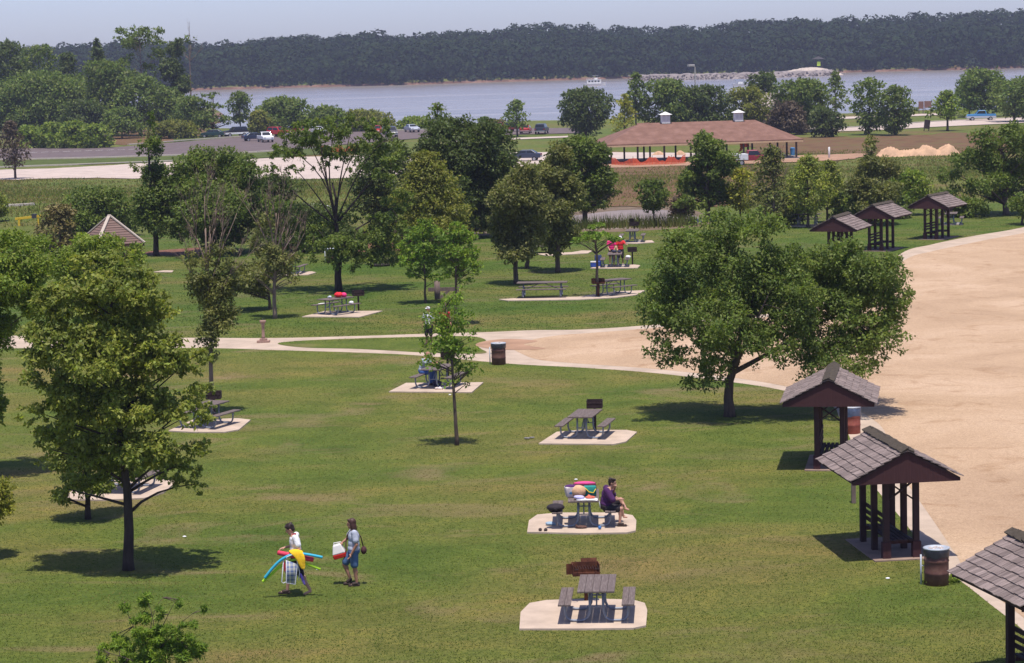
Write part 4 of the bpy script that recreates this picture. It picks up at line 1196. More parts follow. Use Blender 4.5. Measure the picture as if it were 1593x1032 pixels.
# ------------------------------------------------------------------ gabled bench shelters
SHING = mat("shingle", (.205, .160, .148), .85, .4, 7, bmp=.7, island=.26, spec=.2, col2=(.34, .285, .27), stretch=(.6, 9, .6))
RIDGE = mat("ridge_cap", (.060, .048, .036), .95, .35, 14, bmp=.6)
GABLE = mat("gable_board", (.060, .026, .028), .85, .15, 5, bmp=.15, spec=.2, stretch=(8, 1, .5))
GS2 = "gabled bench shelters along the sand"
def shelter(px, py, yaw, label, seed, slab=True, flip=False):
    """local y runs along the ridge, near gable at -y; px,py is the middle between the near posts"""
    base = G(px, py); base.z = 0.0
    root = thing("bench_shelter", label, "shelter", base, R(yaw), GS2)
    rn = random.Random(seed)
    hw, L0, L1 = 1.39, -.55, 2.85      # half width, near gable, far gable
    ze, zr = 2.12, 2.82                # eave, ridge
    ridge_off = .02
    ROOF = []
    for sx in (-1, 1):
        rb = MB()
        nc = 7
        a0, a1 = Vector((ridge_off, 0, zr)), Vector((sx * hw, 0, ze))
        sl = (a1 - a0)
        dirn = sl.normalized()
        nrm = Vector((-dirn.z * (1 if sx > 0 else -1) * 1, 0, abs(dirn.x))).normalized()
        if nrm.z < 0: nrm = -nrm
        for c in range(nc):
            t0, t1 = c / nc, (c + 1) / nc + .035
            y = L0 - .05
            while y < L1 + .05:
                wd = rn.uniform(.10, .22)
                y1 = min(y + wd, L1 + .05)
                lift = .026 + .012 * rn.random()
                ed = rn.uniform(-.012, .012)
                p0 = a0 + sl * t0 + nrm * (.012); p1 = a0 + sl * (t1) + dirn * ed + nrm * (.012 + lift)
                th = nrm * -.022
                vs = []
                for yy in (y + .004, y1 - .004):
                    for pp in (p0, p1, p1 + th, p0 + th):
                        vs.append((pp.x, yy, pp.z))
                rb.add(vs, [(0, 1, 2, 3), (7, 6, 5, 4), (0, 4, 5, 1), (1, 5, 6, 2), (2, 6, 7, 3), (3, 7, 4, 0)])
                y = y1
        rb.build("roof_shingles", SHING, root)
        dk = MB()
        dk.add([(a0.x, L0, a0.z - .02), (a1.x * .985, L0, a1.z - .03), (a1.x * .985, L1, a1.z - .03), (a0.x, L1, a0.z - .02),
                (a0.x, L0, a0.z - .07), (a1.x * .985, L0, a1.z - .09), (a1.x * .985, L1, a1.z - .09), (a0.x, L1, a0.z - .07)],
               [(0, 1, 2, 3), (4, 7, 6, 5), (0, 4, 5, 1), (1, 5, 6, 2), (2, 6, 7, 3), (3, 7, 4, 0)])
        dk.build("roof_deck", DTIMB, root)
    rc = MB()
    y = L0 - .06
    while y < L1:
        for sx in (-1, 1):
            rc.box((ridge_off + sx * .085, y + .1, zr + .022 + .02 * rn.random()), (.20 + .05 * rn.random(), .20, .03), (R(9 + rn.uniform(-4, 4)), sx * R(26 + rn.uniform(-6, 6)), R(rn.uniform(-5, 5))))
        y += .135
    rc.build("ridge_cap", RIDGE, root)
    for yy in (L0 + .03, L1 - .03):
        g = MB()
        g.prism([(-hw * .985, ze - .115), (hw * .985, ze - .115), (hw * .985, ze - .03), (ridge_off, zr - .06), (-hw * .985, ze - .03)], yy - .022, yy + .022, axis='y')
        g.build("gable_board", GABLE, root)
    for yy in (L0 + .55, (L0 + L1) / 2, L1 - .55):
        MB().bar((-hw * .9, yy, ze - .085), (hw * .9, yy, ze - .085), .09, .14).build("beam", DTIMB, root)
    ps = .385
    for sx in (-1, 1):
        for yy in (0, 1.1, 2.2):
            zt2 = ze + (zr - ze) * (1 - ps / hw) - .08
            pb = MB().box((sx * ps, yy, (zt2 - .1) / 2), (.15, .15, zt2 + .1))
            pb.build("post", DTIMB, root, bevel=.01)
            if yy == 0:
                MB().box((sx * ps, yy, .22), (.21, .19, .44)).build("post_sleeve", GABLE, root, bevel=.01)
    for yy in (0, 2.2):
        MB().bar((-ps, yy, 1.45), (ps, yy, 2.0), .04, .06, (0, 1, 0)).bar((-ps, yy + .05, 2.0), (ps, yy + .05, 1.45), .04, .06, (0, 1, 0)).build("cross_brace", DTIMB, root)
    st_ = MB()
    for i in range(5): st_.box((-.26 + i * .13, 1.1, .46), (.10, 2.25, .035))
    st_.build("bench_seat", DTIMB, root)
    bk = MB()
    for i in range(3): bk.box((-ps - .005 + .085, 1.1, .66 + i * .17), (.03, 2.25, .10))
    bk.build("backrest", DTIMB, root)
    for yy in (.15, 2.05): MB().box((0, yy, .40), (.66, .07, .09)).build("bench_bearer", GABLE, root)
    if slab:
        SLAB = mat('slab_dirty', (.27, .195, .155), .95, .25, 2, bmp=.3, spec=.1)
        sb = MB().prism([(-.75, -.28), (.95, -.28), (.95, 2.6), (-.75, 2.6)], -.1, .03)
        sb.build("slab", SLAB, root)
        P = [root.matrix_basis @ Vector(v) for v in ((-.75, -.28, 0), (.95, -.28, 0), (.95, 2.6, 0), (-.75, 2.6, 0))]
        ZONES.append([(v.x, v.y) for v in P])
    return root
shelter(1402, 869, 7, "dark timber shelter nearest in full view, beside the brown drum", 1)
shelter(1291, 731, -10, "dark timber shelter with the red drum beside it, just behind the nearest full one", 2)
shelter(1674, 1092, 13, "dark timber shelter cut off by the lower right corner, weathered shingles filling the corner", 3)
shelter(1448, 373, -30, "dark timber shelter farthest up the curved path, rightmost of the far three", 4)
shelter(1362, 391, -27, "dark timber shelter in the middle of the far three", 5)
shelter(1300, 414, -22, "dark timber shelter with its legs behind the two-lobed tree, leftmost far one", 6)
# pyramid-roofed shelter
RTILE = mat("hip_shingle", (.17, .11, .095), .85, .25, 1.2, bmp=.2, spec=.2, col2=(.23, .165, .145), stretch=(.3, .3, 9))
HIPW = mat("hip_trim", (.46, .39, .33), .8, .08, 4)
def pyramid():
    b = G(174, 420)
    r = thing("pyramid_shelter", "small square shelter with a brown pyramid roof and cream hip trim", "shelter", b, R(31))
    hw, ze, zp = 1.55, 1.65, 3.30
    for k in range(4):
        a = math.pi / 2 * k
        rot = Matrix.Rotation(a, 3, 'Z')
        mb = MB()
        n = 12
        for i in range(n):
            t0, t1 = i / n, (i + 1) / n
            w0, w1 = hw * (1 - t0), hw * (1 - t1)
            z0, z1 = ze + (zp - ze) * t0, ze + (zp - ze) * t1
            mb.add([rot @ Vector(v) for v in ((-w0, -w0 - .02, z0 + .02), (w0, -w0 - .02, z0 + .02), (w1, -w1, z1), (-w1, -w1, z1), (-w0, -w0, z0 - .02), (w0, -w0, z0 - .02))], [(0, 1, 2, 3), (4, 5, 1, 0)])
        mb.build("roof_panel", RTILE, r)
        c = rot @ Vector((-hw - .03, -hw - .03, ze + .03))
        MB().bar(c, (0, 0, zp + .07), .19, .07).build("hip_trim", HIPW, r)
        e0, e1 = rot @ Vector((-hw, -hw + .01, ze - .09)), rot @ Vector((hw, -hw + .01, ze - .09))
        MB().bar(e0, e1, .05, .18).build("fascia", GABLE, r)
        MB().box(tuple(rot @ Vector((-hw + .22, -hw + .22, ze / 2 - .1))), (.16, .16, ze)).build("post", DTIMB, r)
pyramid()
# ================================================================== FAR BUILDINGS, VEHICLES, BOATS
ROOFT = mat("pavilion_shingle", (.195, .108, .082), .9, .2, .9, bmp=.3, spec=.15, col2=(.25, .145, .115))
CREAM = mat("cream_trim", (.50, .36, .22), .8, .1, 4)
WHITE = mat("white_paint", (.74, .74, .73), .55, .05, 3)
POSTB = mat("post_brown", (.07, .045, .045), .8, .2, 4)
def pavilion():
    A, B = G(951, 256), G(1239, 247)
    A.z = B.z = zt(A.x, A.y)
    u = (B - A); Lx = u.length
    yaw = math.atan2(u.y, u.x)
    r = thing("picnic_pavilion", "long open pavilion with a pinkish brown hip roof and two white cupolas", "pavilion", A, yaw)
    D, ze, zr = 11.5, 2.55, 5.0
    ov = .75
    x0, x1, y0, y1 = -ov, Lx + ov, -ov, D + ov
    ym = D / 2
    a, b = x0 + 5.6, x1 - 5.0
    def face(pts, nm="roof_panel", m_=ROOFT):
        mb = MB()
        n = len(pts)
        lo = [(p[0], p[1], p[2] - .18) for p in pts]
        mb.add(list(pts) + lo, [tuple(range(n)), tuple(range(2 * n - 1, n - 1, -1))] + [(i, n + i, n + (i + 1) % n, (i + 1) % n) for i in range(n)])
        return mb.build(nm, m_, r)
    zg = zr - .55
    face([(x0, y0, ze), (x1, y0, ze), (b, ym - .02, zr), (a, ym - .02, zr)])
    face([(x1, y1, ze), (x0, y1, ze), (a, ym + .02, zr), (b, ym + .02, zr)])
    face([(x1 + .03, y0, ze - .02), (x1 + .03, y1, ze - .02), (b + .03, ym, zr - .03)])
    face([(x0 - .03, y1, ze - .02), (x0 - .03, y0, ze - .02), (a - .03, ym, zr - .03)])
    # gablet at the left end
    gb = MB().add([(a - .5, ym - 1.15, zg - .28), (a - .5, ym + 1.15, zg - .28), (a - .5, ym, zr + .02), (a + 1.2, ym, zr + .06), (a + .3, ym - 1.35, zg - .2), (a + .3, ym + 1.35, zg - .2)], [(0, 2, 1), (0, 4, 3, 2), (1, 2, 3, 5)])
    gb.build("gablet", ROOFT, r)
    MB().add([(a - .53, ym - .7, zg - .22), (a - .53, ym + .7, zg - .22), (a - .53, ym, zr - .16)], [(0, 2, 1)]).build("gable_vent", mat("vent_dark", (.10, .055, .035), .9), r)
    fb = MB()
    fb.bar((x0, y0, ze - .24), (x1, y0, ze - .24), .06, .2).bar((x0, y1, ze - .24), (x1, y1, ze - .24), .06, .2).bar((x0, y0 + .04, ze - .24), (x0, y1 - .04, ze - .24), .06, .2).bar((x1, y0 + .04, ze - .24), (x1, y1 - .04, ze - .24), .06, .2)
    fb.build("fascia", CREAM, r)
    n = 8
    for i in range(n):
        for yy in (0, D):
            MB().box((Lx * i / (n - 1), yy, (ze - .25) / 2 - .3), (.22, .22, ze - .15 + .6 - .2)).build("post", POSTB, r)
    for xx in (0, Lx):
        MB().box((xx, D / 2, (ze - .25) / 2 - .3), (.22, .22, ze + .25)).build("post", POSTB, r)
    for i in range(1, 7, 2):
        MB().box((Lx * (i + .5) / 7, D / 2, (ze - .25) / 2 - .3), (.22, .22, ze + .25)).build("post", POSTB, r)
    MB().prism([(-1, -1), (Lx + 1, -1), (Lx + 1, D + 1), (-1, D + 1)], -.4, .10).build("floor_slab", PATH, r)
    for t in (.335, .735):
        cx = a + (b - a) * t if False else Lx * t
        c = MB().box((cx, ym, zr + .45), (1.1, 1.1, 1.15))
        ob = c.build("cupola", WHITE, r)
        LV = mat("louvre_grey", (.50, .50, .52), .7)
        lv = MB()
        for k in range(5):
            for dx in (-.27, .27): lv.box((cx + dx, ym - .56, zr + .32 + k * .14), (.4, .03, .06))
        lv.build("louvre", LV, ob)
        MB().add([(cx - .8, ym - .8, zr + 1.03), (cx + .8, ym - .8, zr + 1.03), (cx + .8, ym + .8, zr + 1.03), (cx - .8, ym + .8, zr + 1.03), (cx, ym, zr + 1.42)], [(0, 3, 2, 1), (0, 1, 4), (1, 2, 4), (2, 3, 4), (3, 0, 4)]).build("cupola_cap", WHITE, ob)
pavilion()
FENCE = mat("safety_orange", (.70, .12, .045), .7, .15, 2)
def safety_fence(pxs, label, h=1.15):
    W = [G(*p) for p in pxs]
    r = thing("safety_fence", label, "safety fence", W[0], 0)
    rn = random.Random(len(pxs) * 7)
    P = []
    for i in range(len(W) - 1):
        n = 6
        for k in range(n): P.append(W[i].lerp(W[i + 1], k / n) - W[0])
    P.append(W[-1] - W[0])
    tops = [h * (1 - (.22 * rn.random() + (.42 if i % 6 in (2, 3, 4) else 0))) for i in range(len(P))]
    mb = MB()
    for lev in range(7):
        f0, f1 = lev / 7, (lev + .72) / 7
        vs = []
        for i, p in enumerate(P):
            vs += [(p.x, p.y + .0, p.z + .05 + tops[i] * f0), (p.x, p.y, p.z + .05 + tops[i] * f1), (p.x + .02, p.y + .03, p.z + .05 + tops[i] * f1), (p.x + .02, p.y + .03, p.z + .05 + tops[i] * f0)]
        fs = []
        for i in range(len(P) - 1):
            for k in range(4): fs.append((i * 4 + k, i * 4 + (k + 1) % 4, (i + 1) * 4 + (k + 1) % 4, (i + 1) * 4 + k))
        mb.add(vs, fs)
    for i in range(len(P)):
        mb.bar(P[i] + Vector((0, -.015, .05)), P[i] + Vector((0, -.015, tops[i])), .05, .012, (0, 1, 0))
    mb.build("plastic_net", FENCE, r)
    for i in range(0, len(P), 6):
        MB().tube([P[i] + Vector((0, .06, -.2)), P[i] + Vector((0, .06, h + .1))], .03, 6).build("stake", POSTB, r)
safety_fence([(952, 258), (985, 259), (1015, 257.5), (1045, 257), (1066, 255)], "bright orange plastic safety fence along the pavilion's front")
safety_fence([(500, 238), (525, 237.5), (550, 236.5), (582, 235)], "bright orange plastic safety fence glimpsed through the airy tree")
# ---- vehicles
GLASS = mat("car_glass", (.015, .018, .022), .12, .1, 2, bmp=0, spec=.6)
TYRE = mat("tyre", (.018, .018, .018), .9, .1, 5)
HUB = mat("wheel_rim", (.40, .40, .42), .4, .1, 5, metal=.5, bmp=0)
LAMP = mat("lamp_lens", (.75, .74, .68), .25, .05, 5, bmp=0)
LAMPR = mat("tail_lens", (.35, .02, .02), .3, .05, 5, bmp=0)
BUMP = mat("chrome_bumper", (.45, .45, .46), .35, .05, 5, metal=.6, bmp=0)
def paint(nm, c): return mat("paint_" + nm, c, .32, .06, 2, bmp=0, spec=.6)
def vehicle(px, py, yaw, kind, col, label, lower=None, name=None):
    p = G(px, py); p.z = zt(p.x, p.y) + .12
    nm = name or {'sedan': 'parked_car', 'suv': 'parked_car', 'pickup': 'pickup_truck', 'van': 'parked_van'}[kind]
    r = thing(nm, label, {'sedan': 'car', 'suv': 'car', 'pickup': 'pickup truck', 'van': 'van'}[kind], p, R(yaw), "vehicles parked around the park")
    m1 = col
    L, W = {'sedan': (4.6, 1.78), 'suv': (4.7, 1.85), 'pickup': (5.2, 1.9), 'van': (4.8, 1.9)}[kind]
    prof = {'sedan': [(-2.3, .45), (-2.25, .9), (-1.6, .98), (1.0, .98), (2.1, .82), (2.3, .62), (2.28, .35), (-2.2, .33)],
            'suv': [(-2.35, .5), (-2.33, 1.05), (-2.2, 1.12), (.9, 1.12), (2.15, 1.0), (2.33, .8), (2.33, .42), (-2.3, .42)],
            'pickup': [(-2.6, .55), (-2.6, 1.08), (.9, 1.1), (2.35, 1.04), (2.55, .85), (2.55, .48), (-2.5, .48)],
            'van': [(-2.4, .45), (-2.4, 1.08), (1.4, 1.1), (2.2, .92), (2.4, .7), (2.38, .4), (-2.3, .4)]}[kind]
    MB().prism([(x, z) for x, z in prof], -W / 2, W / 2, axis='y').build("body", m1, r, bevel=.06)
    if lower:
        MB().prism([(-L / 2 - .01, .36), (-L / 2 - .01, .72), (L / 2 + .0, .72), (L / 2, .36)], -W / 2 - .012, W / 2 + .012, axis='y').build("lower_panel", lower, r, bevel=.03)
    cab = {'sedan': (-1.75, -1.05, .35, 1.05, .96, 1.40), 'suv': (-2.28, -2.05, .25, .95, 1.1, 1.74), 'pickup': (-.95, -.75, .45, 1.1, 1.08, 1.74), 'van': (-2.35, -2.2, .9, 1.7, 1.08, 1.82)}[kind]
    xb, xtb, xtf, xf, z0, z1 = cab
    wi, wt = W / 2 - .04, W / 2 - .22
    def frus(s_=0, zz0=z0, zz1=z1):
        return [(xb, -wi, z0), (xf, -wi, z0), (xf, wi, z0), (xb, wi, z0), (xtb, -wt, z1), (xtf, -wt, z1), (xtf, wt, z1), (xtb, wt, z1)]
    v = frus()
    MB().add(v, [(0, 3, 2, 1), (4, 5, 6, 7), (0, 1, 5, 4), (1, 2, 6, 5), (2, 3, 7, 6), (3, 0, 4, 7)]).build("cabin", m1, r, bevel=.04)
    def pane(q, off, a0=.08, a1=.92, b0=.14, b1=.88):
        q = [Vector(t) for t in q]
        n = (q[1] - q[0]).cross(q[3] - q[0]).normalized() * off
        f = lambda s_, t_: q[0].lerp(q[1], s_).lerp(q[3].lerp(q[2], s_), t_) + n
        pts = [f(a0, b0), f(a1, b0), f(a1, b1), f(a0, b1)]
        bk = [p_ - n * .5 for p_ in pts]
        MB().add(pts + bk, [(0, 1, 2, 3), (7, 6, 5, 4), (0, 4, 5, 1), (1, 5, 6, 2), (2, 6, 7, 3), (3, 7, 4, 0)]).build("window", GLASS, r)
    pane([v[1], v[2], v[6], v[5]], .03)            # windscreen
    pane([v[3], v[0], v[4], v[7]], .03)            # rear
    if kind == 'pickup':
        pane([v[0], v[1], v[5], v[4]], .03); pane([v[2], v[3], v[7], v[6]], .03)
    else:
        for lo, hi in ((.05, .48), (.53, .95)):
            pane([v[0], v[1], v[5], v[4]], .03, lo, hi); pane([v[2], v[3], v[7], v[6]], .03, lo, hi)
    rw = .33 if kind == 'sedan' else .37
    for sx in (-1, 1):
        for sy in (-1, 1):
            x = sx * L * .31
            t = MB().tube([(x, sy * (W / 2 - .18), rw - .12), (x, sy * (W / 2 + .015), rw - .12)], rw, 18).build("wheel", TYRE, r, False)
            MB().tube([(x, sy * (W / 2 - .10), rw - .12), (x, sy * (W / 2 + .03), rw - .12)], rw * .58, 14).build("rim", HUB, t, False)
    for sy in (-1, 1):
        MB().box((L / 2 - .015, sy * (W / 2 - .3), .72 if kind == 'sedan' else .84), (.06, .34, .15)).build("headlight", LAMP, r)
        MB().box((-L / 2 + .02, sy * (W / 2 - .16), .8), (.07, .2, .2)).build("tail_light", LAMPR, r)
    for sx in (-1, 1):
        MB().box((sx * (L / 2 + .0), 0, .48), (.12, W * .96, .16)).build("bumper", BUMP, r, bevel=.02)
    if kind == 'pickup':
        MB().box((-1.75, 0, 1.095), (1.5, W - .3, .03)).build("cargo_bed", TYRE, r)
    return r
PT = {'teal': paint("teal", (.012, .045, .05)), 'black': paint("black", (.012, .012, .016)), 'white': paint("white", (.72, .73, .75)), 'red': paint("red", (.42, .018, .020)),
      'navy': paint("navy", (.022, .032, .065)), 'silver': paint("silver", (.42, .45, .52)), 'blue': paint("blue", (.05, .22, .48)), 'maroon': paint("maroon", (.26, .02, .03)), 'grey': paint("grey", (.22, .23, .26))}
vehicle(331, 214.5, 178, 'sedan', PT['teal'], "dark teal sedan parked side-on under the airy tree at left")
vehicle(366, 213, -150, 'suv', PT['black'], "black wagon with white lower panels beside the dark teal sedan", PT['white'])
vehicle(413, 222, -72, 'pickup', PT['white'], "white pickup truck facing the camera, leftmost bright vehicle of the car park")
vehicle(434, 213.5, -40, 'suv', PT['red'], "red car with a pale roof just behind the white pickup truck")
vehicle(397, 220, 20, 'sedan', PT['navy'], "small navy car half behind the white pickup truck's left side")
vehicle(468, 209.5, -60, 'sedan', PT['maroon'], "dark red car behind leaves, right of the red car with pale roof")
vehicle(494, 209.5, -65, 'sedan', PT['white'], "white sedan partly hidden behind the airy tree's top")
vehicle(588, 211.5, -100, 'suv', PT['red'], "red car left of the dark blue van, above the orange fence")
vehicle(609, 214, -82, 'van', PT['navy'], "dark blue van with a pale bumper, facing the camera in the car park")
vehicle(641, 206.5, -70, 'sedan', PT['silver'], "silver car showing between the dark tree tops")
vehicle(762, 206, 10, 'sedan', PT['white'], "white car behind the shrubs by the layered tree")
vehicle(792, 206, 40, 'suv', PT['maroon'], "dark red car just left of the layered tree's trunk")
vehicle(818, 208.5, 84, 'sedan', PT['red'], "bright red sedan between the layered tree and the blue jeep")
vehicle(843, 209, 80, 'suv', PT['navy'], "dark blue jeep with a rear spare wheel, rightmost of the parked row")
vehicle(816, 251, 172, 'sedan', PT['navy'], "dark blue car on the gravel strip behind the grey-green poplar")
vehicle(1526, 188, 176, 'pickup', PT['blue'], "bright blue and silver pickup truck on the road at the right edge", PT['silver'])
tr = vehicle(1172, 257, 4, 'pickup', PT['maroon'], "dark red pickup with a white service body parked by the pavilion", None)
MB().box((-1.65, 0, .95), (1.75, 1.98, .75)).build("service_body", PT['white'], tr, bevel=.04)
# orange lift under the pavilion
lf = thing("work_lift", "orange construction lift under the pavilion roof", "lift", G(1154, 247), R(20))
MB().box((0, 0, .55), (1.5, .9, .5)).build("chassis", FENCE, lf, bevel=.03)
MB().bar((-.3, 0, .8), (.25, 0, 2.0), .22, .25).build("boom", FENCE, lf)
MB().box((.3, 0, 1.75), (.75, .8, .5)).build("basket", FENCE, lf, bevel=.02)
for sx in (-1, 1):
    for sy in (-1, 1): MB().tube([(sx * .5, sy * .4, .28), (sx * .5, sy * .52, .28)], .28, 12).build("wheel", TYRE, lf)
# ---- boats
HULL = mat("boat_white", (.78, .78, .76), .4, .04, 2, bmp=0)
def at_lake(px, py):
    d = ray(px, py); t = (HCAM - LAKE) / -d.z
    return CAMPOS + d * t
hb = thing("houseboat", "white houseboat with an upper deck, alone in the middle of the lake", "boat", at_lake(926, 133), R(4))
def hullm(L, W, H, bow=1.2):
    st = [(-L / 2, .85), (-L / 2 + .3, 1), (L / 4, 1), (L / 2 - bow * .4, .6), (L / 2, .05)]
    v, f = [], []
    for x, k in st:
        w_ = W / 2 * k
        lift = .25 * max(0, x / (L / 2)) ** 3
        v += [(x, -w_ * .8, -.25), (x, -w_, H + lift), (x, w_, H + lift), (x, w_ * .8, -.25)]
    for i in range(len(st) - 1):
        for k in range(4): f.append((i * 4 + k, i * 4 + (k + 1) % 4, i * 4 + 4 + (k + 1) % 4, i * 4 + 4 + k))
    f += [(0, 1, 2, 3), (len(v) - 1, len(v) - 2, len(v) - 3, len(v) - 4)]
    return MB().add(v, f)
hullm(8.8, 2.9, .8).build("hull", HULL, hb)
cb = MB().box((-.55, 0, 1.55), (5.9, 2.6, 1.55)).build("cabin", HULL, hb, bevel=.08)
for i, x in enumerate((-2.6, -1.3, 0, 1.3)):
    MB().box((x, -1.31, 1.7), (.85, .05, .6)).build("window", GLASS, hb)
MB().box((2.42, 0, 1.75), (.06, 1.9, .6)).build("window", GLASS, hb)
MB().box((-.6, 0, 2.38), (6.4, 2.75, .1)).build("upper_deck", HULL, hb)
rl = MB()
for i in range(9):
    rl.tube([(-3.7 + i * .7, -1.3, 2.4), (-3.7 + i * .7, -1.3, 3.1)], .03, 5)
rl.tube([(-3.7, -1.3, 3.1), (1.9, -1.3, 3.1)], .035, 5)
rl.build("railing", HULL, hb)
MB().box((.3, 0, 2.75), (1.3, 1.6, .7)).build("helm_console", HULL, hb, bevel=.06)
for sx in (-1, 1):
    MB().tube([(.1 + sx * .9, -.9, 2.4), (.1 + sx * .9, -.9, 4.0)], .03, 5).build("canopy_pole", HUB, hb)
    MB().tube([(.1 + sx * .9, .9, 2.4), (.1 + sx * .9, .9, 4.0)], .03, 5).build("canopy_pole", HUB, hb)
MB().box((.1, 0, 4.03), (2.3, 2.1, .1)).build("canopy", mat("canopy_grey", (.36, .37, .40), .8), hb)
sb = thing("motorboat", "small white motorboat with a blue canopy on the lake near the light pole", "boat", at_lake(1152, 133.5), R(8))
hullm(6, 2.1, .8).build("hull", HULL, sb)
MB().box((-.2, 0, 1.1), (1.9, 1.6, .7)).build("cabin", HULL, sb, bevel=.1)
MB().box((-.6, 0, 2.2), (3.2, 1.9, .12)).build("canopy", PT['blue'], sb)
for sx in (-1, 1):
    for sy in (-1, 1): MB().tube([(-.6 + sx * 1.4, sy * .85, .7), (-.6 + sx * 1.4, sy * .85, 2.2)], .03, 5).build("canopy_pole", HUB, sb)
# ---- lamp post, signs, marker, piles, far building
lp = thing("street_lamp", "tall thin street lamp on a pale pole standing against the lake", "street lamp", G(1083, 214))
s_ = scale_at(lp.location)
hh = 109 / s_
MB().tube([(0, 0, -.2), (0, 0, hh)], [.16, .10], 8).build("pole", mat("pole_pale", (.42, .40, .38), .7), lp)
MB().tube([(0, 0, hh), (-.45, -.3, hh + .25)], .07, 6).build("arm", mat("pole_pale", (.42, .40, .38)), lp)
MB().box((-.65, -.4, hh + .25), (1.1, .6, .34), (0, 0, .5)).build("lamp_head", mat("pole_pale", (.42, .40, .38)), lp, bevel=.05)
SIGN = mat("sign_brown", (.19, .105, .08), .8, .2, 1.5)
for i, (x0, x1, yt, yb, lab) in enumerate([(1429, 1437, 158, 169.5, "narrow brown signboard by the water, left of a pair"), (1438, 1449, 157.5, 168, "wide brown signboard by the water, right of a pair")]):
    b = G((x0 + x1) / 2, 178); s_ = scale_at(b)
    t = thing("signboard", lab, "signboard", b)
    w_ = (x1 - x0) / s_
    MB().box((0, 0, (178 - (yt + yb) / 2) / s_), (w_, .12, (yb - yt) / s_)).build("panel", SIGN, t, bevel=.02)
    for sx in (-1, 1): MB().box((sx * w_ * .4, .12, (178 - yt) / s_ / 2 - .1), (.12, .12, (178 - yt) / s_)).build("post", POSTB, t)
b = G(1441, 204); s_ = scale_at(b)
t = thing("notice_board", "dark leaning notice board in the dry grass before the road", "notice board", b, 0, None, (0, R(7), R(-20)))
MB().box((0, 0, 10.5 / s_), (9 / s_, .14, 14 / s_)).build("panel", mat("board_dark", (.05, .035, .035), .8), t, bevel=.02)
for sx in (-1, 1): MB().box((sx * 3.6 / s_, .0, 1.2 / s_), (.14, .12, 7 / s_)).build("leg", POSTB, t)
b = G(1290, 247); s_ = scale_at(b)
t = MB().tube([(0, 0, -.2), (0, 0, 18 / s_ - .06), (0, 0, 18 / s_)], [.13, .13, .08], 10).build("marker_post", WHITE, None, True)
t.location = b; tag(t, "white marker post on the pink dirt right of the pavilion", "marker post")
b = G(1233, 243); t = thing("blue_bin", "small blue bin at the pavilion's right end", "bin", b)
MB().lathe([(.28, 0), (.34, 1.0)], n=14).build("body", PT['blue'], t); MB().lathe([(.36, 1.0), (.36, 1.06), (.15, 1.14)], n=14).build("lid", PT['blue'], t)
PILE = mat("pile_sand", (.52, .34, .22), .95, .15, 1.2, bmp=.6, spec=.1)
def pile(px0, px1, top, py, label, seed, bumps):
    b = G((px0 + px1) / 2, py); s_ = scale_at(b)
    W = (px1 - px0) / 2 / s_ * 1.06
    H = (py - top) / s_ * .78
    rn = random.Random(seed); rs = np.random.RandomState(seed)
    nx, ny = 60, 26
    v = []
    for j in range(ny + 1):
        for i in range(nx + 1):
            u, q = i / nx * 2 - 1, j / ny * 2 - 1
            e = max(0, 1 - abs(u) ** 3.0 - q * q)
            z = 0
            for bx, bh, bw in bumps: z = max(z, bh * math.exp(-((u - bx) / bw) ** 2))
            z = H * z * min(1, e * 2.2) ** .8 + (.14 * math.sin(u * 23 + q * 5) + .12 * math.sin(u * 41 - q * 17) + .1 * math.sin(u * 61 + q * 31) + rn.uniform(-.08, .08)) * (e > .12) * H * .5
            v.append((u * W, q * W * .42, z - .12))
    o = MB().add(v, [(j * (nx + 1) + i, j * (nx + 1) + i + 1, (j + 1) * (nx + 1) + i + 1, (j + 1) * (nx + 1) + i) for j in range(ny) for i in range(nx)]).build("sand_pile", PILE, None, True)
    o.location = (b.x, b.y + W * .3, zt(b.x, b.y))
    tag(o, label, "sand pile")
pile(1365, 1495, 222, 243, "long pinkish sand pile with three humps right of the pavilion", 1, [(-.62, .85, .3), (.22, .9, .28), (.72, 1.0, .25), (-.1, .55, .6)])
pile(1008, 1042, 233, 242, "small pale sand heap seen under the pavilion, left of a pair", 2, [(0, 1, .5)])
pile(1042, 1072, 232, 242, "small pale sand heap seen under the pavilion, right of a pair", 3, [(.1, 1, .5)])
b = G(1203, 205); t = thing("lake_building", "small building with a pale grey-pink roof behind the lake trees", "building", b, R(12))
MB().box((0, 0, 1.7), (7.5, 6, 4.4)).build("wall", mat("wall_tan", (.30, .24, .20), .9), t)
MB().add([(-4.6, -3.8, 3.8), (4.6, -3.8, 3.8), (4.6, 3.8, 3.8), (-4.6, 3.8, 3.8), (-1.2, 0, 6.6), (1.2, 0, 6.6)], [(0, 3, 2, 1), (0, 1, 5, 4), (1, 2, 5), (2, 3, 4, 5), (3, 0, 4)]).build("roof", mat("roof_pale", (.34, .29, .28), .9, .1, 2), t)
MB().box((-1.5, -3.03, 1.0), (1.0, .06, 2.0)).build("door", POSTB, t)
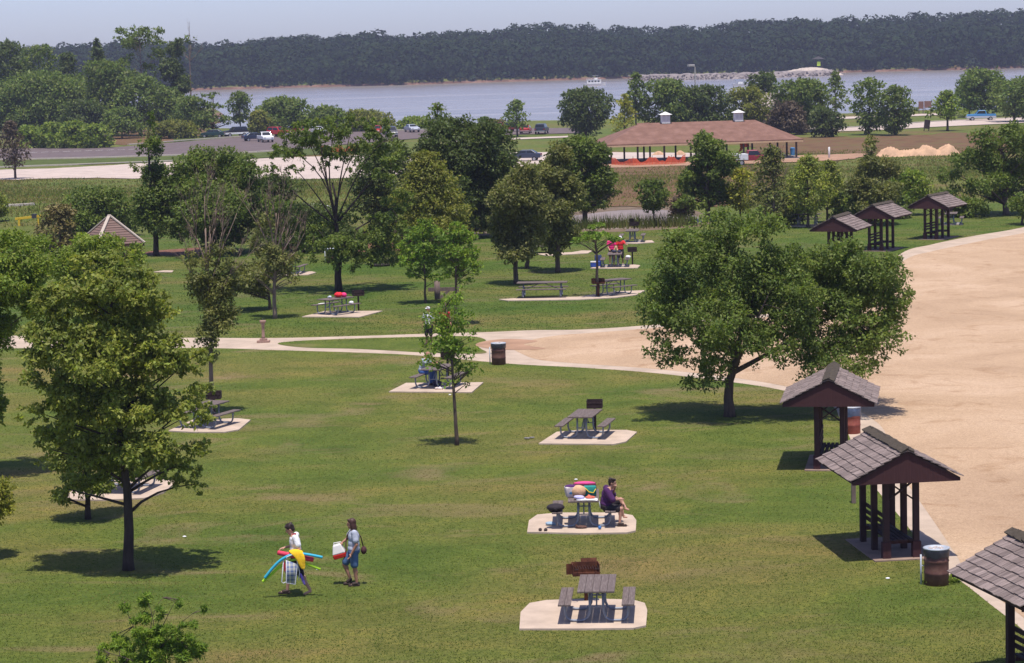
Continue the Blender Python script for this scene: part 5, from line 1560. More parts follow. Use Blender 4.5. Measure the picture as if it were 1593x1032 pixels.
# ================================================================== PEOPLE
def catmat(nm, c, r=.8, **k): return mat(nm, c, r, .16, 11, bmp=.9, **k)
SKIN = mat("skin", (.46, .25, .18), .55, .06, 20, bmp=0, spec=.35)
SKIN2 = mat("skin_tan", (.36, .18, .12), .55, .06, 20, bmp=0, spec=.35)
HAIRB = catmat("hair_dark_brown", (.022, .010, .009), .5)
HAIRM = catmat("hair_brown", (.055, .022, .016), .5)
HAIRG = catmat("hair_grey", (.20, .16, .14), .6)
EYE = mat("eye", (.02, .015, .012), .3, .05, 5, bmp=0)
def capsule(mb, p, q, r1, r2, n=12):
    p, q = Vector(p), Vector(q)
    a = (q - p)
    L = a.length
    a = a.normalized() if L > 1e-6 else Vector((0, 0, 1))
    pts, rad = [], []
    for t in (.98, .8, .5, .2):
        pts.append(p - a * r1 * t); rad.append(r1 * math.sqrt(1 - t * t))
    pts.append(p); rad.append(r1)
    if L > 1e-6: pts.append(p.lerp(q, .5)); rad.append((r1 + r2) / 2)
    pts.append(q); rad.append(r2)
    for t in (.2, .5, .8, .98):
        pts.append(q + a * r2 * t); rad.append(r2 * math.sqrt(1 - t * t))
    mb.tube(pts, rad, n)
def remesh(mb, name, mt, vox=.011, parent=None, label=None, smooth=4):
    me = mb.mesh(name, mt)
    o = bpy.data.objects.new("tmp", me); COL.objects.link(o)
    m = o.modifiers.new("r", 'REMESH'); m.mode = 'VOXEL'; m.voxel_size = vox; m.use_smooth_shade = True
    s = o.modifiers.new("s", 'SMOOTH'); s.factor = .5; s.iterations = smooth
    bpy.context.view_layer.update()
    dg = bpy.context.evaluated_depsgraph_get()
    me2 = bpy.data.meshes.new_from_object(o.evaluated_get(dg))
    bpy.data.objects.remove(o); bpy.data.meshes.remove(me)
    me2.name = name
    me2.materials.clear(); me2.materials.append(mt)
    return link_mesh(name, me2, parent, label)
def hand(mb, wrist, direction, up, curl=.5, side=1):
    """palm, four unequal bent fingers and a thumb, small enough to sit at the wrist"""
    w = Vector(wrist); d = Vector(direction).normalized(); u = Vector(up); u = (u - d * u.dot(d)).normalized(); s = d.cross(u) * side
    pc = w + d * .045
    mb.ell(tuple(pc), (.040, .052, .020), 10, 8, (Matrix((s, d, u)).transposed()).to_euler())
    for i, (o, L) in enumerate(((-.028, .062), (-.010, .074), (.009, .070), (.026, .055))):
        b = w + d * .085 + s * o
        k = b + d * L * .55 - u * L * .18 * curl
        e = k + d * L * .5 * (1 - curl * .6) - u * L * .5 * curl
        capsule(mb, b, k, .0105, .0098, 7); capsule(mb, k, e, .0098, .008, 7)
    b = w + d * .03 - s * .034
    k = b + d * .032 - s * .026 - u * .008
    capsule(mb, b, k, .013, .011, 7); capsule(mb, k, k + d * .032 - u * .014, .011, .009, 7)
def person(name_loc, yaw, label, J, skin, outfit, hair=None, hairmat=None, k=1.0, female=False, z=None, look=(0, 0), hands=(.4, .4), bulk=1.0, group=None):
    """J joints in metres: pelvis chest neck head, and sh/el/wr hip/kn/an/toe with L and R; front is +y"""
    r = thing("person", label, "person", name_loc, R(yaw), group)
    r.scale = (k, k, k)
    J = {a: Vector(b) for a, b in J.items()}
    b = MB()
    up = (J['neck'] - J['pelvis']).normalized()
    rt = (J['shR'] - J['shL']).normalized()
    fw = up.cross(rt)
    B = bulk
    def slab(c, w_, d_, h_):
        M = Matrix((rt, fw, up)).transposed()
        b.ell(tuple(c), (w_, d_, h_), 14, 10, M.to_euler())
    slab(J['pelvis'], .165 * B, .115 * B, .13)
    slab(J['pelvis'].lerp(J['chest'], .45), .14 * B, .10 * B, .17)
    slab(J['chest'], .165 * B, .112 * B, .19)
    slab(J['chest'].lerp(J['neck'], .55), .165, .085, .10)
    capsule(b, J['neck'] - up * .03, J['head'] - Vector((0, 0, .05)), .056, .052)
    for s in 'LR':
        capsule(b, J['sh' + s], J['el' + s], .050 * B, .040 * B)
        capsule(b, J['el' + s], J['wr' + s], .040, .027)
        capsule(b, J['chest'].lerp(J['neck'], .6), J['sh' + s], .06, .052)
        capsule(b, J['hip' + s], J['kn' + s], .086 * B, .056 * B)
        capsule(b, J['kn' + s], J['an' + s], .055, .034)
        mid = J['kn' + s].lerp(J['an' + s], .3)
        back = (J['an' + s] - J['kn' + s]).normalized().cross(rt)
        b.ell(tuple(mid - back * -.012), (.05, .055, .10), 10, 8)
        capsule(b, J['an' + s] - Vector((0, 0, .035)), J['toe' + s], .036, .030)
        d = (J['wr' + s] - J['el' + s])
        hand(b, J['wr' + s], d, Vector((0, 0, 1)) if abs(d.normalized().z) < .8 else fw * -1, hands[0 if s == 'L' else 1], 1 if s == 'R' else -1)
    # head with face
    yw, pt = R(look[0]), R(look[1])
    HM = Matrix.Rotation(yw, 3, 'Z') @ Matrix.Rotation(pt, 3, 'X')
    H = J['head']
    at = lambda x, y, zz: tuple(H + HM @ Vector((x, y, zz)))
    he = HM.to_euler()
    b.ell(at(0, -.01, .015), (.076, .094, .105), 16, 12, he)
    b.ell(at(0, .030, -.055), (.055, .062, .062), 12, 10, he)
    capsule(b, at(0, .085, .02), at(0, .108, -.022), .010, .015, 8)
    b.ell(at(0, .078, .042), (.055, .018, .012), 10, 6, he)
    b.ell(at(0, .087, -.062), (.026, .012, .008), 10, 6, he)
    b.ell(at(0, .072, -.098), (.024, .022, .018), 10, 6, he)
    for sx in (-1, 1):
        b.ell(at(sx * .077, -.012, -.005), (.012, .022, .032), 8, 8, he)
    body = remesh(b, "body", skin, .010, r)
    for sx in (-1, 1):
        MB().ell(at(sx * .031, .083, .018), (.012, .008, .008), 8, 6, he).build("eye", EYE, r, True)
    if hair:
        h = MB()
        if hair != 'bald':
            h.ell(at(0, -.026, .035), (.088, .100, .100), 14, 10, he)
            h.ell(at(0, .045, .098), (.066, .045, .024), 10, 8, he)
            h.ell(at(0, -.06, -.02), (.075, .055, .07), 12, 8, he)
            if hair == 'long':
                h.ell(at(0, -.075, -.09), (.082, .045, .12), 12, 10, he)
                for sx in (-1, 1): h.ell(at(sx * .072, -.02, -.06), (.026, .05, .11), 10, 8, he)
            if hair == 'messy':
                rn = random.Random(4)
                for _ in range(16): h.ell(at(rn.uniform(-.07, .07), rn.uniform(-.10, .05), rn.uniform(.05, .125)), (.03, .035, .025), 8, 6)
        else:
            h.ell(at(0, -.045, -.02), (.083, .070, .045), 12, 8, he)
        remesh(h, "hair", hairmat, .012, r, None, 2)
    e = .016
    for nm, parts, mt in outfit:
        c = MB()
        def slab2(cc, w_, d_, h_):
            M = Matrix((rt, fw, up)).transposed()
            c.ell(tuple(cc), (w_, d_, h_), 14, 10, M.to_euler())
        for p in parts:
            if p == 'torso':
                slab2(J['pelvis'] + up * .06, .172 * B + e, .125 * B + e, .12)
                slab2(J['pelvis'].lerp(J['chest'], .5), .158 * B + e, .118 * B + e, .18)
                slab2(J['chest'], .17 * B + e, .116 * B + e, .185)
                slab2(J['chest'].lerp(J['neck'], .5), .165 + e, .088 + e, .085)
                for s in 'LR': capsule(c, J['chest'].lerp(J['neck'], .55), J['sh' + s], .065 + e, .056 + e)
            elif p == 'sleeve':
                for s in 'LR': capsule(c, J['sh' + s], J['sh' + s].lerp(J['el' + s], .62), .058 * B + e, .060 * B + e)
            elif p == 'longsleeve':
                for s in 'LR':
                    capsule(c, J['sh' + s], J['el' + s], .062 * B + e, .062 * B + e)
            elif p.startswith('leg'):
                f = float(p[3:])
                slab2(J['pelvis'], .172 * B + e, .125 * B + e, .125)
                for s in 'LR':
                    if f <= 1: capsule(c, J['hip' + s], J['hip' + s].lerp(J['kn' + s], f), .092 * B + e, (.092 - .02 * f) * B + e)
                    else:
                        capsule(c, J['hip' + s], J['kn' + s], .092 * B + e, .06 * B + e); capsule(c, J['kn' + s], J['kn' + s].lerp(J['an' + s], f - 1), .06 * B + e, .045 + e)
            elif p == 'skirt':
                slab2(J['pelvis'] - Vector((0, 0, .02)), .19 * B + e, .16 * B + e, .15)
        remesh(c, nm, mt, .013, r, None, 3)
    return r
def shoes(r, J, mt, only='LR'):
    for s in only:
        a, t = Vector(J['an' + s]), Vector(J['toe' + s])
        m_ = MB()
        d = (t - a); d.z = 0; d.normalize()
        z0 = min(a.z - .06, t.z) - .02
        capsule(m_, (a.x - d.x * .03, a.y - d.y * .03, t.z - .012), (t.x + d.x * .035, t.y + d.y * .035, t.z - .016), .042, .042, 10)
        capsule(m_, a - Vector((0, 0, .02)), t.lerp(a, .35), .046, .044, 10)
        m_.build("sandal", mt, r, True)
SANDAL = catmat("sandal_dark", (.035, .020, .016), .7)
WHITEC = catmat("cloth_white", (.74, .74, .76))
# --- walker with the beach gear (faces left in the picture: +y turned to -x)
P1 = G(463, 925)
J1 = dict(pelvis=(0, 0, .90), chest=(0, .02, 1.22), neck=(0, .06, 1.40), head=(0, .125, 1.525), shL=(-.185, -.02, 1.355), elL=(-.27, -.10, 1.10), wrL=(-.25, .12, 1.04), shR=(.185, 0, 1.355), elR=(.25, .06, 1.10), wrR=(.16, .27, 1.07),
          hipL=(-.09, 0, .86), knL=(-.10, -.10, .48), anL=(-.10, -.30, .12), toeL=(-.10, -.17, .03), hipR=(.09, 0, .86), knR=(.10, .20, .49), anR=(.10, .24, .085), toeR=(.10, .38, .035))
r1 = person(P1, 90, "person in white shirt and dark shorts, head bowed, walking loaded with beach gear", J1, SKIN,
            [("shirt", ['torso', 'sleeve'], WHITEC), ("shorts", ['leg.95'], catmat("shorts_black", (.016, .012, .022)))], 'messy', HAIRB, look=(0, -28), hands=(.8, .8), k=1.05)
shoes(r1, J1, SANDAL, 'R')
red = catmat("red_trim", (.40, .03, .04))
MB().lathe([(.062, 0), (.070, .012), (.064, .024)], (0, .045, 1.40), 14).build("collar", red, r1, True)
for sx in (-1, 1): MB().bar((sx * .205, -.06, .80), (sx * .205, .02, .50), .012, .05, (0, 1, 0)).build("side_stripe", catmat("purple_stripe", (.16, .10, .42)), r1)
def world1(lst, lat): return [(lat if len(p) == 2 else p[2], p[0], p[1]) for p in lst]
def held(name, label, cat, P, yaw, group=None): return thing(name, label, cat, P, R(yaw), group)
FOAMB, FOAMG, FOAMR = mat("foam_blue", (.035, .40, .58), .7, .05, 9), mat("foam_green", (.42, .70, .03), .7, .05, 9), mat("foam_red", (.62, .035, .085), .7, .08, 9)
def curve(pts, n=8): return spline(pts, n, False)
nb = MB().tube(curve([(-.36, .74, .50), (-.36, .52, .76), (-.36, .30, .95), (-.36, 0, 1.07), (-.36, -.3, 1.045), (-.36, -.66, .965)]), .034, 12).build("foam_tube", FOAMB, None, True)
nb.location = P1; nb.rotation_euler = (0, 0, R(90)); tag(nb, "long blue foam pool tube under the bowed walker's arm", "pool tube", "foam pool tubes of the walker")
ng = MB().tube(curve([(-.31, .80, .40), (-.30, .58, .58), (-.30, .34, .78), (-.30, 0, .92), (-.30, -.25, .82), (-.30, -.60, .665)]), .034, 12).build("foam_tube", FOAMG, None, True)
ng.location = P1; ng.rotation_euler = (0, 0, R(90)); tag(ng, "long lime green foam pool tube under the bowed walker's arm", "pool tube", "foam pool tubes of the walker")
rm = MB().tube([(-.30, .42, 1.10), (-.30, .40, 1.095), (-.30, 0, 1.0), (-.30, -.42, .905), (-.30, -.44, .90)], [.045, .058, .06, .058, .045], 14).build("rolled_mat", FOAMR, None, True)
rm.location = P1; rm.rotation_euler = (0, 0, R(90)); tag(rm, "rolled pinkish red mat under the bowed walker's arm", "mat")
def cloth(name, label, cat, rows, P, yaw, mt, th=.015, group=None, sub=True, parent=None):
    """a draped sheet through rows of points, given a real thickness"""
    n = len(rows[0])
    v = [p for row in rows for p in row]
    f = [(j * n + i, j * n + i + 1, (j + 1) * n + i + 1, (j + 1) * n + i) for j in range(len(rows) - 1) for i in range(n - 1)]
    o = MB().add(v, f).build(name, mt, parent, True)
    s = o.modifiers.new("Solid", 'SOLIDIFY'); s.thickness = th; s.offset = 0
    if sub:
        q = o.modifiers.new("Sub", 'SUBSURF'); q.levels = q.render_levels = 2
    if parent is None:
        o.location = P; o.rotation_euler = (0, 0, R(yaw)); tag(o, label, cat, group)
    return o
YELLOW = catmat("towel_yellow", (.78, .48, .015), .9)
cloth("towel", "bright yellow towel hung over the bowed walker's arm", "towel",
      [[(-.13, .16, 1.02), (-.13, .06, 1.04), (-.13, -.06, 1.02), (-.13, -.18, .98)], [(-.24, .16, 1.15), (-.24, .05, 1.19), (-.24, -.08, 1.19), (-.24, -.17, 1.14)],
       [(-.40, .14, 1.12), (-.40, .02, 1.16), (-.41, -.12, 1.16), (-.40, -.22, 1.08)], [(-.43, .0, 1.02), (-.44, -.08, 1.0), (-.43, -.17, .98), (-.43, -.26, .95)],
       [(-.43, -.06, .88), (-.45, -.11, .86), (-.43, -.19, .84), (-.43, -.25, .82)], [(-.43, -.14, .72), (-.44, -.17, .70), (-.43, -.21, .69), (-.43, -.24, .70)]], P1, 90, YELLOW)
# folded lawn chair with plaid webbing
def plaid():
    mt, nt, bs = newmat("plaid_webbing")
    tc = nt.nodes.new("ShaderNodeTexCoord")
    outs = []
    for ax, sc in ((1, 60), (2, 60)):
        sx = nt.nodes.new("ShaderNodeSeparateXYZ"); nt.links.new(tc.outputs['Object'], sx.inputs[0])
        m_ = nt.nodes.new("ShaderNodeMath"); m_.operation = 'MULTIPLY'; m_.inputs[1].default_value = sc; nt.links.new(sx.outputs[ax], m_.inputs[0])
        n_ = nt.nodes.new("ShaderNodeMath"); n_.operation = 'SINE'; nt.links.new(m_.outputs[0], n_.inputs[0])
        r_ = nt.nodes.new("ShaderNodeValToRGB"); r_.color_ramp.interpolation = 'CONSTANT'
        r_.color_ramp.elements[0].color = (.12, .17, .34, 1) if ax == 1 else (.42, .42, .40, 1)
        r_.color_ramp.elements[1].position = .5; r_.color_ramp.elements[1].color = (.55, .55, .42, 1) if ax == 1 else (.09, .13, .30, 1)
        nt.links.new(n_.outputs[0], r_.inputs[0]); outs.append(r_.outputs[0])
    nt.links.new(mixc(nt, .5, outs[0], outs[1]), bs.inputs['Base Color'])
    bs.inputs['Roughness'].default_value = .8
    return mt
lc = held("lawn_chair", "folded lawn chair with plaid webbing and white tube frame, carried by the bowed walker", "lawn chair", P1, 90)
c4 = [(-.40, .20, .93), (-.40, -.06, .82), (-.38, .01, .33), (-.38, .23, .37)]
cloth("webbing", None, None, [[c4[0], c4[1]], [c4[3], c4[2]]], None, 0, plaid(), .012, sub=False, parent=lc)
WF = mat("frame_white", (.62, .64, .70), .4, .05, 9, bmp=0)
MB().tube([c4[0], (-.40, .19, 1.0), (-.40, .06, 1.06), (-.40, -.05, .98), c4[1], c4[2], c4[3], c4[0]], .013, 8).build("frame", WF, lc, True)
MB().tube([(-.36, .27, .95), (-.36, .34, .40), (-.36, .30, .36), (-.36, .22, .40)], .012, 8).build("frame", WF, lc, True)
MB().tube([(-.37, -.03, 1.02), (-.37, -.10, .62), (-.37, -.07, .42)], .012, 8).build("armrest", WF, lc, True)
cloth("cloth_strip", None, None, [[(-.36, .30, .92), (-.36, .24, .92)], [(-.37, .29, .78), (-.37, .22, .76)], [(-.36, .27, .62), (-.36, .22, .60)]], None, 0, red, .012, parent=lc)
pb = cloth("purple_bag", "small purple bag dangling behind the folded lawn chair", "bag", [[(-.33, -.08, .60), (-.33, -.14, .60)], [(-.35, -.12, .46), (-.35, -.20, .46)], [(-.33, -.18, .28), (-.33, -.25, .27)]], P1, 90, catmat("purple_bag", (.20, .13, .50)), .05)
# --- walker with the cooler
P2 = G(551, 911)
J2 = dict(pelvis=(0, -.02, .84), chest=(0, -.03, 1.17), neck=(0, -.02, 1.35), head=(0, .02, 1.49), shL=(-.17, -.06, 1.295), elL=(-.235, -.10, 1.02), wrL=(-.225, .03, .80), shR=(.17, 0, 1.295), elR=(.22, .13, 1.10), wrR=(.15, .25, 1.02),
          hipL=(-.085, -.02, .80), knL=(-.09, -.03, .45), anL=(-.09, -.07, .085), toeL=(-.10, .06, .035), hipR=(.085, .02, .80), knR=(.08, .22, .50), anR=(.07, .09, .15), toeR=(.07, .19, .045))
r2 = person(P2, 90, "long-haired person in grey t-shirt and denim shorts, carrying a red and white cooler", J2, SKIN2,
            [("t_shirt", ['torso', 'sleeve'], catmat("tee_grey", (.40, .43, .52))), ("denim_shorts", ['leg.80'], catmat("denim", (.065, .13, .26)))], 'long', HAIRM, look=(0, -6), hands=(.5, .9), bulk=1.06, k=1.03)
shoes(r2, J2, SANDAL)
ck = held("drink_cooler", "white lidded red cooler held out by the long-haired walker", "cooler", P2, 90)
ck.rotation_euler = (0, 0, R(90))
RT = Matrix.Rotation(R(-14), 3, 'X')
def ckbox(z0, z1, w0, w1, d0, d1):
    c = Vector((.15, .36, .84))
    v = [c + RT @ Vector((sx * w, sy * d, z)) for z, w, d in ((z0, w0, d0), (z1, w1, d1)) for sx, sy in ((-1, -1), (1, -1), (1, 1), (-1, 1))]
    return MB().add(v, [(3, 2, 1, 0), (4, 5, 6, 7), (0, 1, 5, 4), (1, 2, 6, 5), (2, 3, 7, 6), (3, 0, 4, 7)])
ckbox(-.17, -.06, .14, .15, .155, .165).build("body", mat("cooler_red", (.55, .025, .02), .4, .04, 3, bmp=0), ck, bevel=.02)
ckbox(-.058, .17, .148, .10, .163, .10).build("lid", mat("cooler_white", (.72, .70, .68), .4, .04, 3, bmp=0), ck, bevel=.025)
hc = Vector((.15, .36, .84))
MB().tube([hc + RT @ Vector((.0, -.13, .08)), hc + RT @ Vector((0, -.11, .20)), hc + RT @ Vector((0, .06, .22)), hc + RT @ Vector((0, .12, .08))], .012, 8).build("handle", mat("cooler_white", (.72, .70, .68)), ck, True)
cloth("brown_towel", "brown towel hanging from the cooler carrier's far shoulder", "towel", [[(.13, -.06, 1.33), (.21, -.03, 1.33)], [(.10, .06, 1.36), (.20, .07, 1.35)], [(.06, .15, 1.22), (.16, .17, 1.20)], [(.04, .17, .98), (.14, .19, .96)], [(.03, .16, .72), (.13, .20, .70)], [(.03, .13, .56), (.11, .17, .54)]], P2, 90, catmat("towel_brown", (.13, .055, .035), .9), .03)
bg_ = held("shoulder_bag", "dark shoulder bag hanging behind the cooler carrier's back", "bag", P2, 90)
m_ = MB(); m_.ell((.05, -.26, .86), (.12, .075, .10), 12, 8); m_.build("bag_body", catmat("bag_maroon", (.06, .018, .022)), bg_, True)
MB().tube([(.05, -.25, .95), (.0, -.20, 1.2), (-.06, -.10, 1.375), (-.06, .05, 1.30)], .014, 6).build("strap", catmat("bag_maroon", (.06, .018, .022)), bg_, True)
# --- people at the tables
def on(T, x, y, zz=0.0): return T.matrix_basis @ Vector((x, y, zz - .0))
def yaw_of(T): return math.degrees(T.rotation_euler.z)
PURP = catmat("purple_robe", (.060, .014, .085), .9)
loc = on(T2, .60, -.52, -.045); loc.z = .0
J3 = dict(pelvis=(0, -.02, .60), chest=(0, .04, .92), neck=(0, .11, 1.09), head=(0, .19, 1.22), shL=(-.20, .02, 1.05), elL=(-.22, .20, .86), wrL=(-.06, .25, 1.07), shR=(.20, .02, 1.05), elR=(.30, .18, .82), wrR=(.17, .38, .80),
          hipL=(-.10, .03, .55), knL=(-.10, .40, .74), anL=(.06, .52, .56), toeL=(.13, .60, .50), hipR=(.10, .03, .55), knR=(.11, .40, .53), anR=(.11, .36, .14), toeR=(.12, .48, .085))
r3 = person(loc, yaw_of(T2) - 90, "person in a loose purple top seated sideways on the bench, hand to chin, legs crossed", J3, SKIN,
            [("purple_top", ['torso', 'longsleeve'], PURP), ("dark_shorts", ['leg.72'], catmat("shorts_dark", (.02, .016, .022)))], 'messy', HAIRB, look=(-12, -8), hands=(.9, .5), bulk=1.22)
shoes(r3, J3, SANDAL, 'R')
# a child beyond, nearly hidden
loc = on(T2, .73, .02, -.045); loc.z = .12
J3b = dict(J3); J3b.update(knL=(-.10, .40, .55), anL=(-.10, .38, .16), toeL=(-.12, .50, .10), head=(0, .08, 1.25), wrL=(-.15, .35, .72), elL=(-.24, .12, .82), anR=(.11, .46, .14), toeR=(.12, .58, .09))
person(loc, yaw_of(T2) - 90, "small barefoot child mostly hidden behind the person in purple", J3b, SKIN, [("dark_top", ['torso', 'sleeve'], catmat("top_dark", (.03, .02, .05))), ("dark_shorts", ['leg.8'], catmat("shorts_dark", (.02, .016, .022)))], 'short', HAIRB, k=.74)
loc = on(T4, -.73, .30, -.045); loc.z = 0
J4 = dict(pelvis=(0, -.03, .60), chest=(0, .06, .92), neck=(0, .15, 1.10), head=(0, .23, 1.23), shL=(-.19, .08, 1.03), elL=(-.24, .34, .86), wrL=(-.10, .50, .92), shR=(.19, .08, 1.03), elR=(.24, .34, .86), wrR=(.10, .52, .90),
          hipL=(-.10, 0, .55), knL=(-.11, .42, .56), anL=(-.11, .40, .13), toeL=(-.11, .53, .09), hipR=(.10, 0, .55), knR=(.11, .42, .56), anR=(.11, .36, .13), toeR=(.12, .49, .09))
r4 = person(loc, yaw_of(T4) - 90, "bald person in grey shirt and blue jeans leaning on the table behind the slender tree", J4, SKIN2,
            [("shirt", ['torso', 'sleeve'], catmat("shirt_bluegrey", (.36, .41, .47))), ("jeans", ['leg1.9'], catmat("jeans_blue", (.04, .10, .30)))], 'bald', HAIRG, look=(0, -14), hands=(.6, .6), bulk=1.08)
shoes(r4, J4, SANDAL)
JS = dict(pelvis=(0, 0, .90), chest=(0, .01, 1.24), neck=(0, .02, 1.43), head=(0, .05, 1.57), shL=(-.19, 0, 1.38), elL=(-.26, -.02, 1.11), wrL=(-.22, .14, .92), shR=(.19, 0, 1.38), elR=(.26, -.02, 1.11), wrR=(.22, .14, .92),
          hipL=(-.09, 0, .86), knL=(-.11, .03, .48), anL=(-.13, -.02, .085), toeL=(-.14, .11, .035), hipR=(.09, 0, .86), knR=(.11, .04, .48), anR=(.12, .02, .085), toeR=(.13, .15, .035))
r5 = person(G(668, 537), 150, "person in white shirt, white cap and dark shorts standing behind the slender tree", JS, SKIN2, [("shirt", ['torso', 'sleeve'], WHITEC), ("shorts", ['leg1.0'], catmat("shorts_dark", (.02, .016, .022)))], 'short', HAIRB, look=(15, -5))
m_ = MB(); m_.ell((0, .03, 1.635), (.092, .11, .075), 14, 10); m_.ell((.02, .14, 1.635), (.07, .07, .012), 12, 6); remesh(m_, "cap", WHITEC, .012, r5)
shoes(r5, JS, SANDAL)
J6 = dict(JS); J6.update(knL=(-.10, .16, .49), anL=(-.10, .14, .085), toeL=(-.10, .27, .035), anR=(.10, -.24, .12), toeR=(.10, -.12, .04), knR=(.10, -.06, .48))
r6 = person(G(693, 536), 205, "dark-haired person in a red swimsuit seen through the slender tree's leaves", J6, SKIN2, [("swimsuit", ['torso', 'leg.12'], catmat("swim_red", (.42, .02, .035)))], 'short', HAIRB, look=(-10, 0))
loc = on(T10, -.22, 1.28, 0); loc.z = 0
JB = dict(JS); JB.update(wrL=(-.16, .30, .98), elL=(-.24, .08, 1.12), wrR=(.16, .30, .98), elR=(.24, .08, 1.12))
person(loc, 180, "person in a bright pink shirt standing behind the table with blue coolers", JB, SKIN, [("shirt", ['torso', 'sleeve'], catmat("shirt_pink", (.72, .03, .18))), ("shorts", ['leg.7'], catmat("shorts_dark", (.02, .016, .022)))], 'short', HAIRM, look=(0, -20))
loc = on(T10, .30, 1.28, 0); loc.z = 0
JR = dict(JB); JR.update(elL=(-.30, .12, 1.22), wrL=(-.42, .32, 1.22))
rr_ = person(loc, 170, "person in a red shirt and white hat standing behind the table, arm stretched right", JR, SKIN, [("shirt", ['torso', 'sleeve'], catmat("shirt_red", (.62, .025, .03))), ("shorts", ['leg1.0'], catmat("shorts_dark", (.02, .016, .022)))], 'short', HAIRB, look=(0, -10))
m_ = MB(); m_.ell((0, .02, 1.64), (.10, .115, .08), 14, 10); m_.ell((0, .05, 1.625), (.14, .16, .012), 14, 6); remesh(m_, "hat", WHITEC, .012, rr_)
# ================================================================== THINGS ON AND ROUND THE TABLES
def soft(name, label, cat, T, x, y, z, r_, mt, seed=1, n=7, group=None, flat=.0):
    rn = random.Random(seed)
    m_ = MB()
    m_.ell((0, 0, r_[2]), r_, 14, 10)
    for _ in range(n):
        m_.ell((rn.uniform(-.6, .6) * r_[0], rn.uniform(-.6, .6) * r_[1], r_[2] * rn.uniform(.5, 1.3)), (r_[0] * rn.uniform(.35, .6), r_[1] * rn.uniform(.35, .6), r_[2] * rn.uniform(.45, .75)), 10, 8, (rn.random(), rn.random(), rn.random()))
    o = remesh(m_, name, mt, max(.012, min(r_) * .09), None, None, 3)
    p = T.matrix_basis @ Vector((x, y, z)) if T else Vector((x, y, z))
    o.location = p
    o.rotation_euler = (0, 0, T.rotation_euler.z if T else 0)
    return tag(o, label, cat, group)
def bag(name, label, T, x, y, z, w_, d_, h_, mt, top=None, strap=None, rz=0, flare=1.0):
    r = thing(name, label, "bag", T.matrix_basis @ Vector((x, y, z)), T.rotation_euler.z + R(rz))
    v = [(sx * w_ / 2 * k_, sy * d_ / 2 * k_, zz) for zz, k_ in ((0, 1), (h_ * .5, 1.05 * (1 + flare) / 2), (h_, flare)) for sx, sy in ((-1, -1), (1, -1), (1, 1), (-1, 1))]
    f = [(3, 2, 1, 0), (8, 9, 10, 11)] + [(a + i, a + (i + 1) % 4, a + 4 + (i + 1) % 4, a + 4 + i) for a in (0, 4) for i in range(4)]
    o = MB().add(v, f).build("bag_body", mt, r, True); b_ = o.modifiers.new("Bevel", 'BEVEL'); b_.width = min(w_, d_) * .16; b_.segments = 3
    if top:
        m_ = MB(); m_.ell((0, 0, h_), (w_ / 2 * flare * .98, d_ / 2 * flare * .98, h_ * .16), 14, 8); m_.build("bag_top", top, r, True)
    if strap:
        MB().tube([(-w_ * .42, -d_ / 2 - .012, h_ * .92), (-.02, -d_ / 2 - .03, h_ * .45), (w_ * .30, -d_ / 2 - .02, h_ * .35), (w_ * .48, -d_ / 2 - .012, h_ * .75)], .022, 8, flat=.5).build("strap", strap, r, True)
    return r
TZ = .768
soft("basket_bag", "rounded tan bag on the table beside the person in purple", "bag", T2, -.14, -.35, TZ, (.21, .14, .17), catmat("bag_tan", (.62, .38, .22)), 2)
bag("teal_bag", "teal bag with a yellow strap on the table next to the person in purple", T2, .17, -.12, TZ, .34, .2, .27, catmat("bag_teal", (.015, .24, .21)), None, mat("strap_yellow", (.75, .52, .02), .6))
bag("pink_bag", "long hot-pink topped bag at the back of the loaded table", T2, .03, .15, TZ, .62, .2, .30, catmat("bag_maroon2", (.12, .02, .05)), catmat("bag_pink", (.72, .06, .24)))
tb = bag("tote_bag", "white tote with a purple lining at the loaded table's left edge", T2, -.34, -.30, TZ, .25, .2, .30, catmat("tote_white", (.62, .54, .54)), catmat("tote_purple", (.07, .015, .11)), None, 12, 1.35)
MB().ell((-.02, -.115, .14), (.06, .012, .045), 12, 8).build("blue_emblem", catmat("emblem_blue", (.05, .20, .40)), tb, True)
cloth("picnic_cloth", "white cloth draped over the loaded table's near right corner", "cloth",
      [[(-.20, -.88, .778), (.05, -.90, .785), (.25, -.91, .782), (.375, -.90, .775), (.43, -.89, .70), (.44, -.88, .52)], [(-.22, -.72, .776), (.05, -.72, .79), (.22, -.74, .80), (.38, -.72, .78), (.44, -.72, .69), (.45, -.72, .55)],
       [(-.18, -.55, .778), (.06, -.54, .80), (.24, -.55, .785), (.37, -.55, .778), (.41, -.55, .74), (.42, -.55, .70)]], T2.location, yaw_of(T2), WHITEC, .016)
soft("striped_towel", "crumpled lilac and white towel at the loaded table's near edge", "towel", T2, -.12, -.70, TZ + .02, (.15, .10, .05), catmat("towel_lilac", (.48, .46, .72)), 5)
soft("red_cloth", "crumpled red patterned cloth on the loaded table's white cloth", "cloth", T2, .18, -.68, TZ + .025, (.14, .10, .035), catmat("cloth_red", (.60, .14, .09)), 6)
soft("black_bag", "big soft black bag slumped on the loaded table's left bench", "bag", T2, -.76, -.70, .467, (.25, .20, .105), catmat("bag_black", (.020, .014, .020)), 7)
soft("blue_cloth", "pale blue cloth dropped under the loaded table's left bench", "cloth", T2, -.92, -.25, .0, (.14, .12, .05), catmat("cloth_blue", (.28, .40, .52)), 8)
for i, (x, y) in enumerate(((-1.18, -1.0), (-1.03, -1.02))):
    soft("sandal", "left dark sandal of the pair left on the pad by the black bag" if i == 0 else "right dark sandal of the pair left on the pad by the black bag", "sandal", T2, x, y, 0, (.05, .11, .035), SANDAL, 9 + i, 4, "sandals on the loaded table's pad")
soft("blue_ball", "small blue ball on the pad under the loaded table's right bench", "ball", T2, .42, -.98, 0, (.05, .05, .05), mat("ball_blue", (.04, .16, .42), .5), 3, 0)
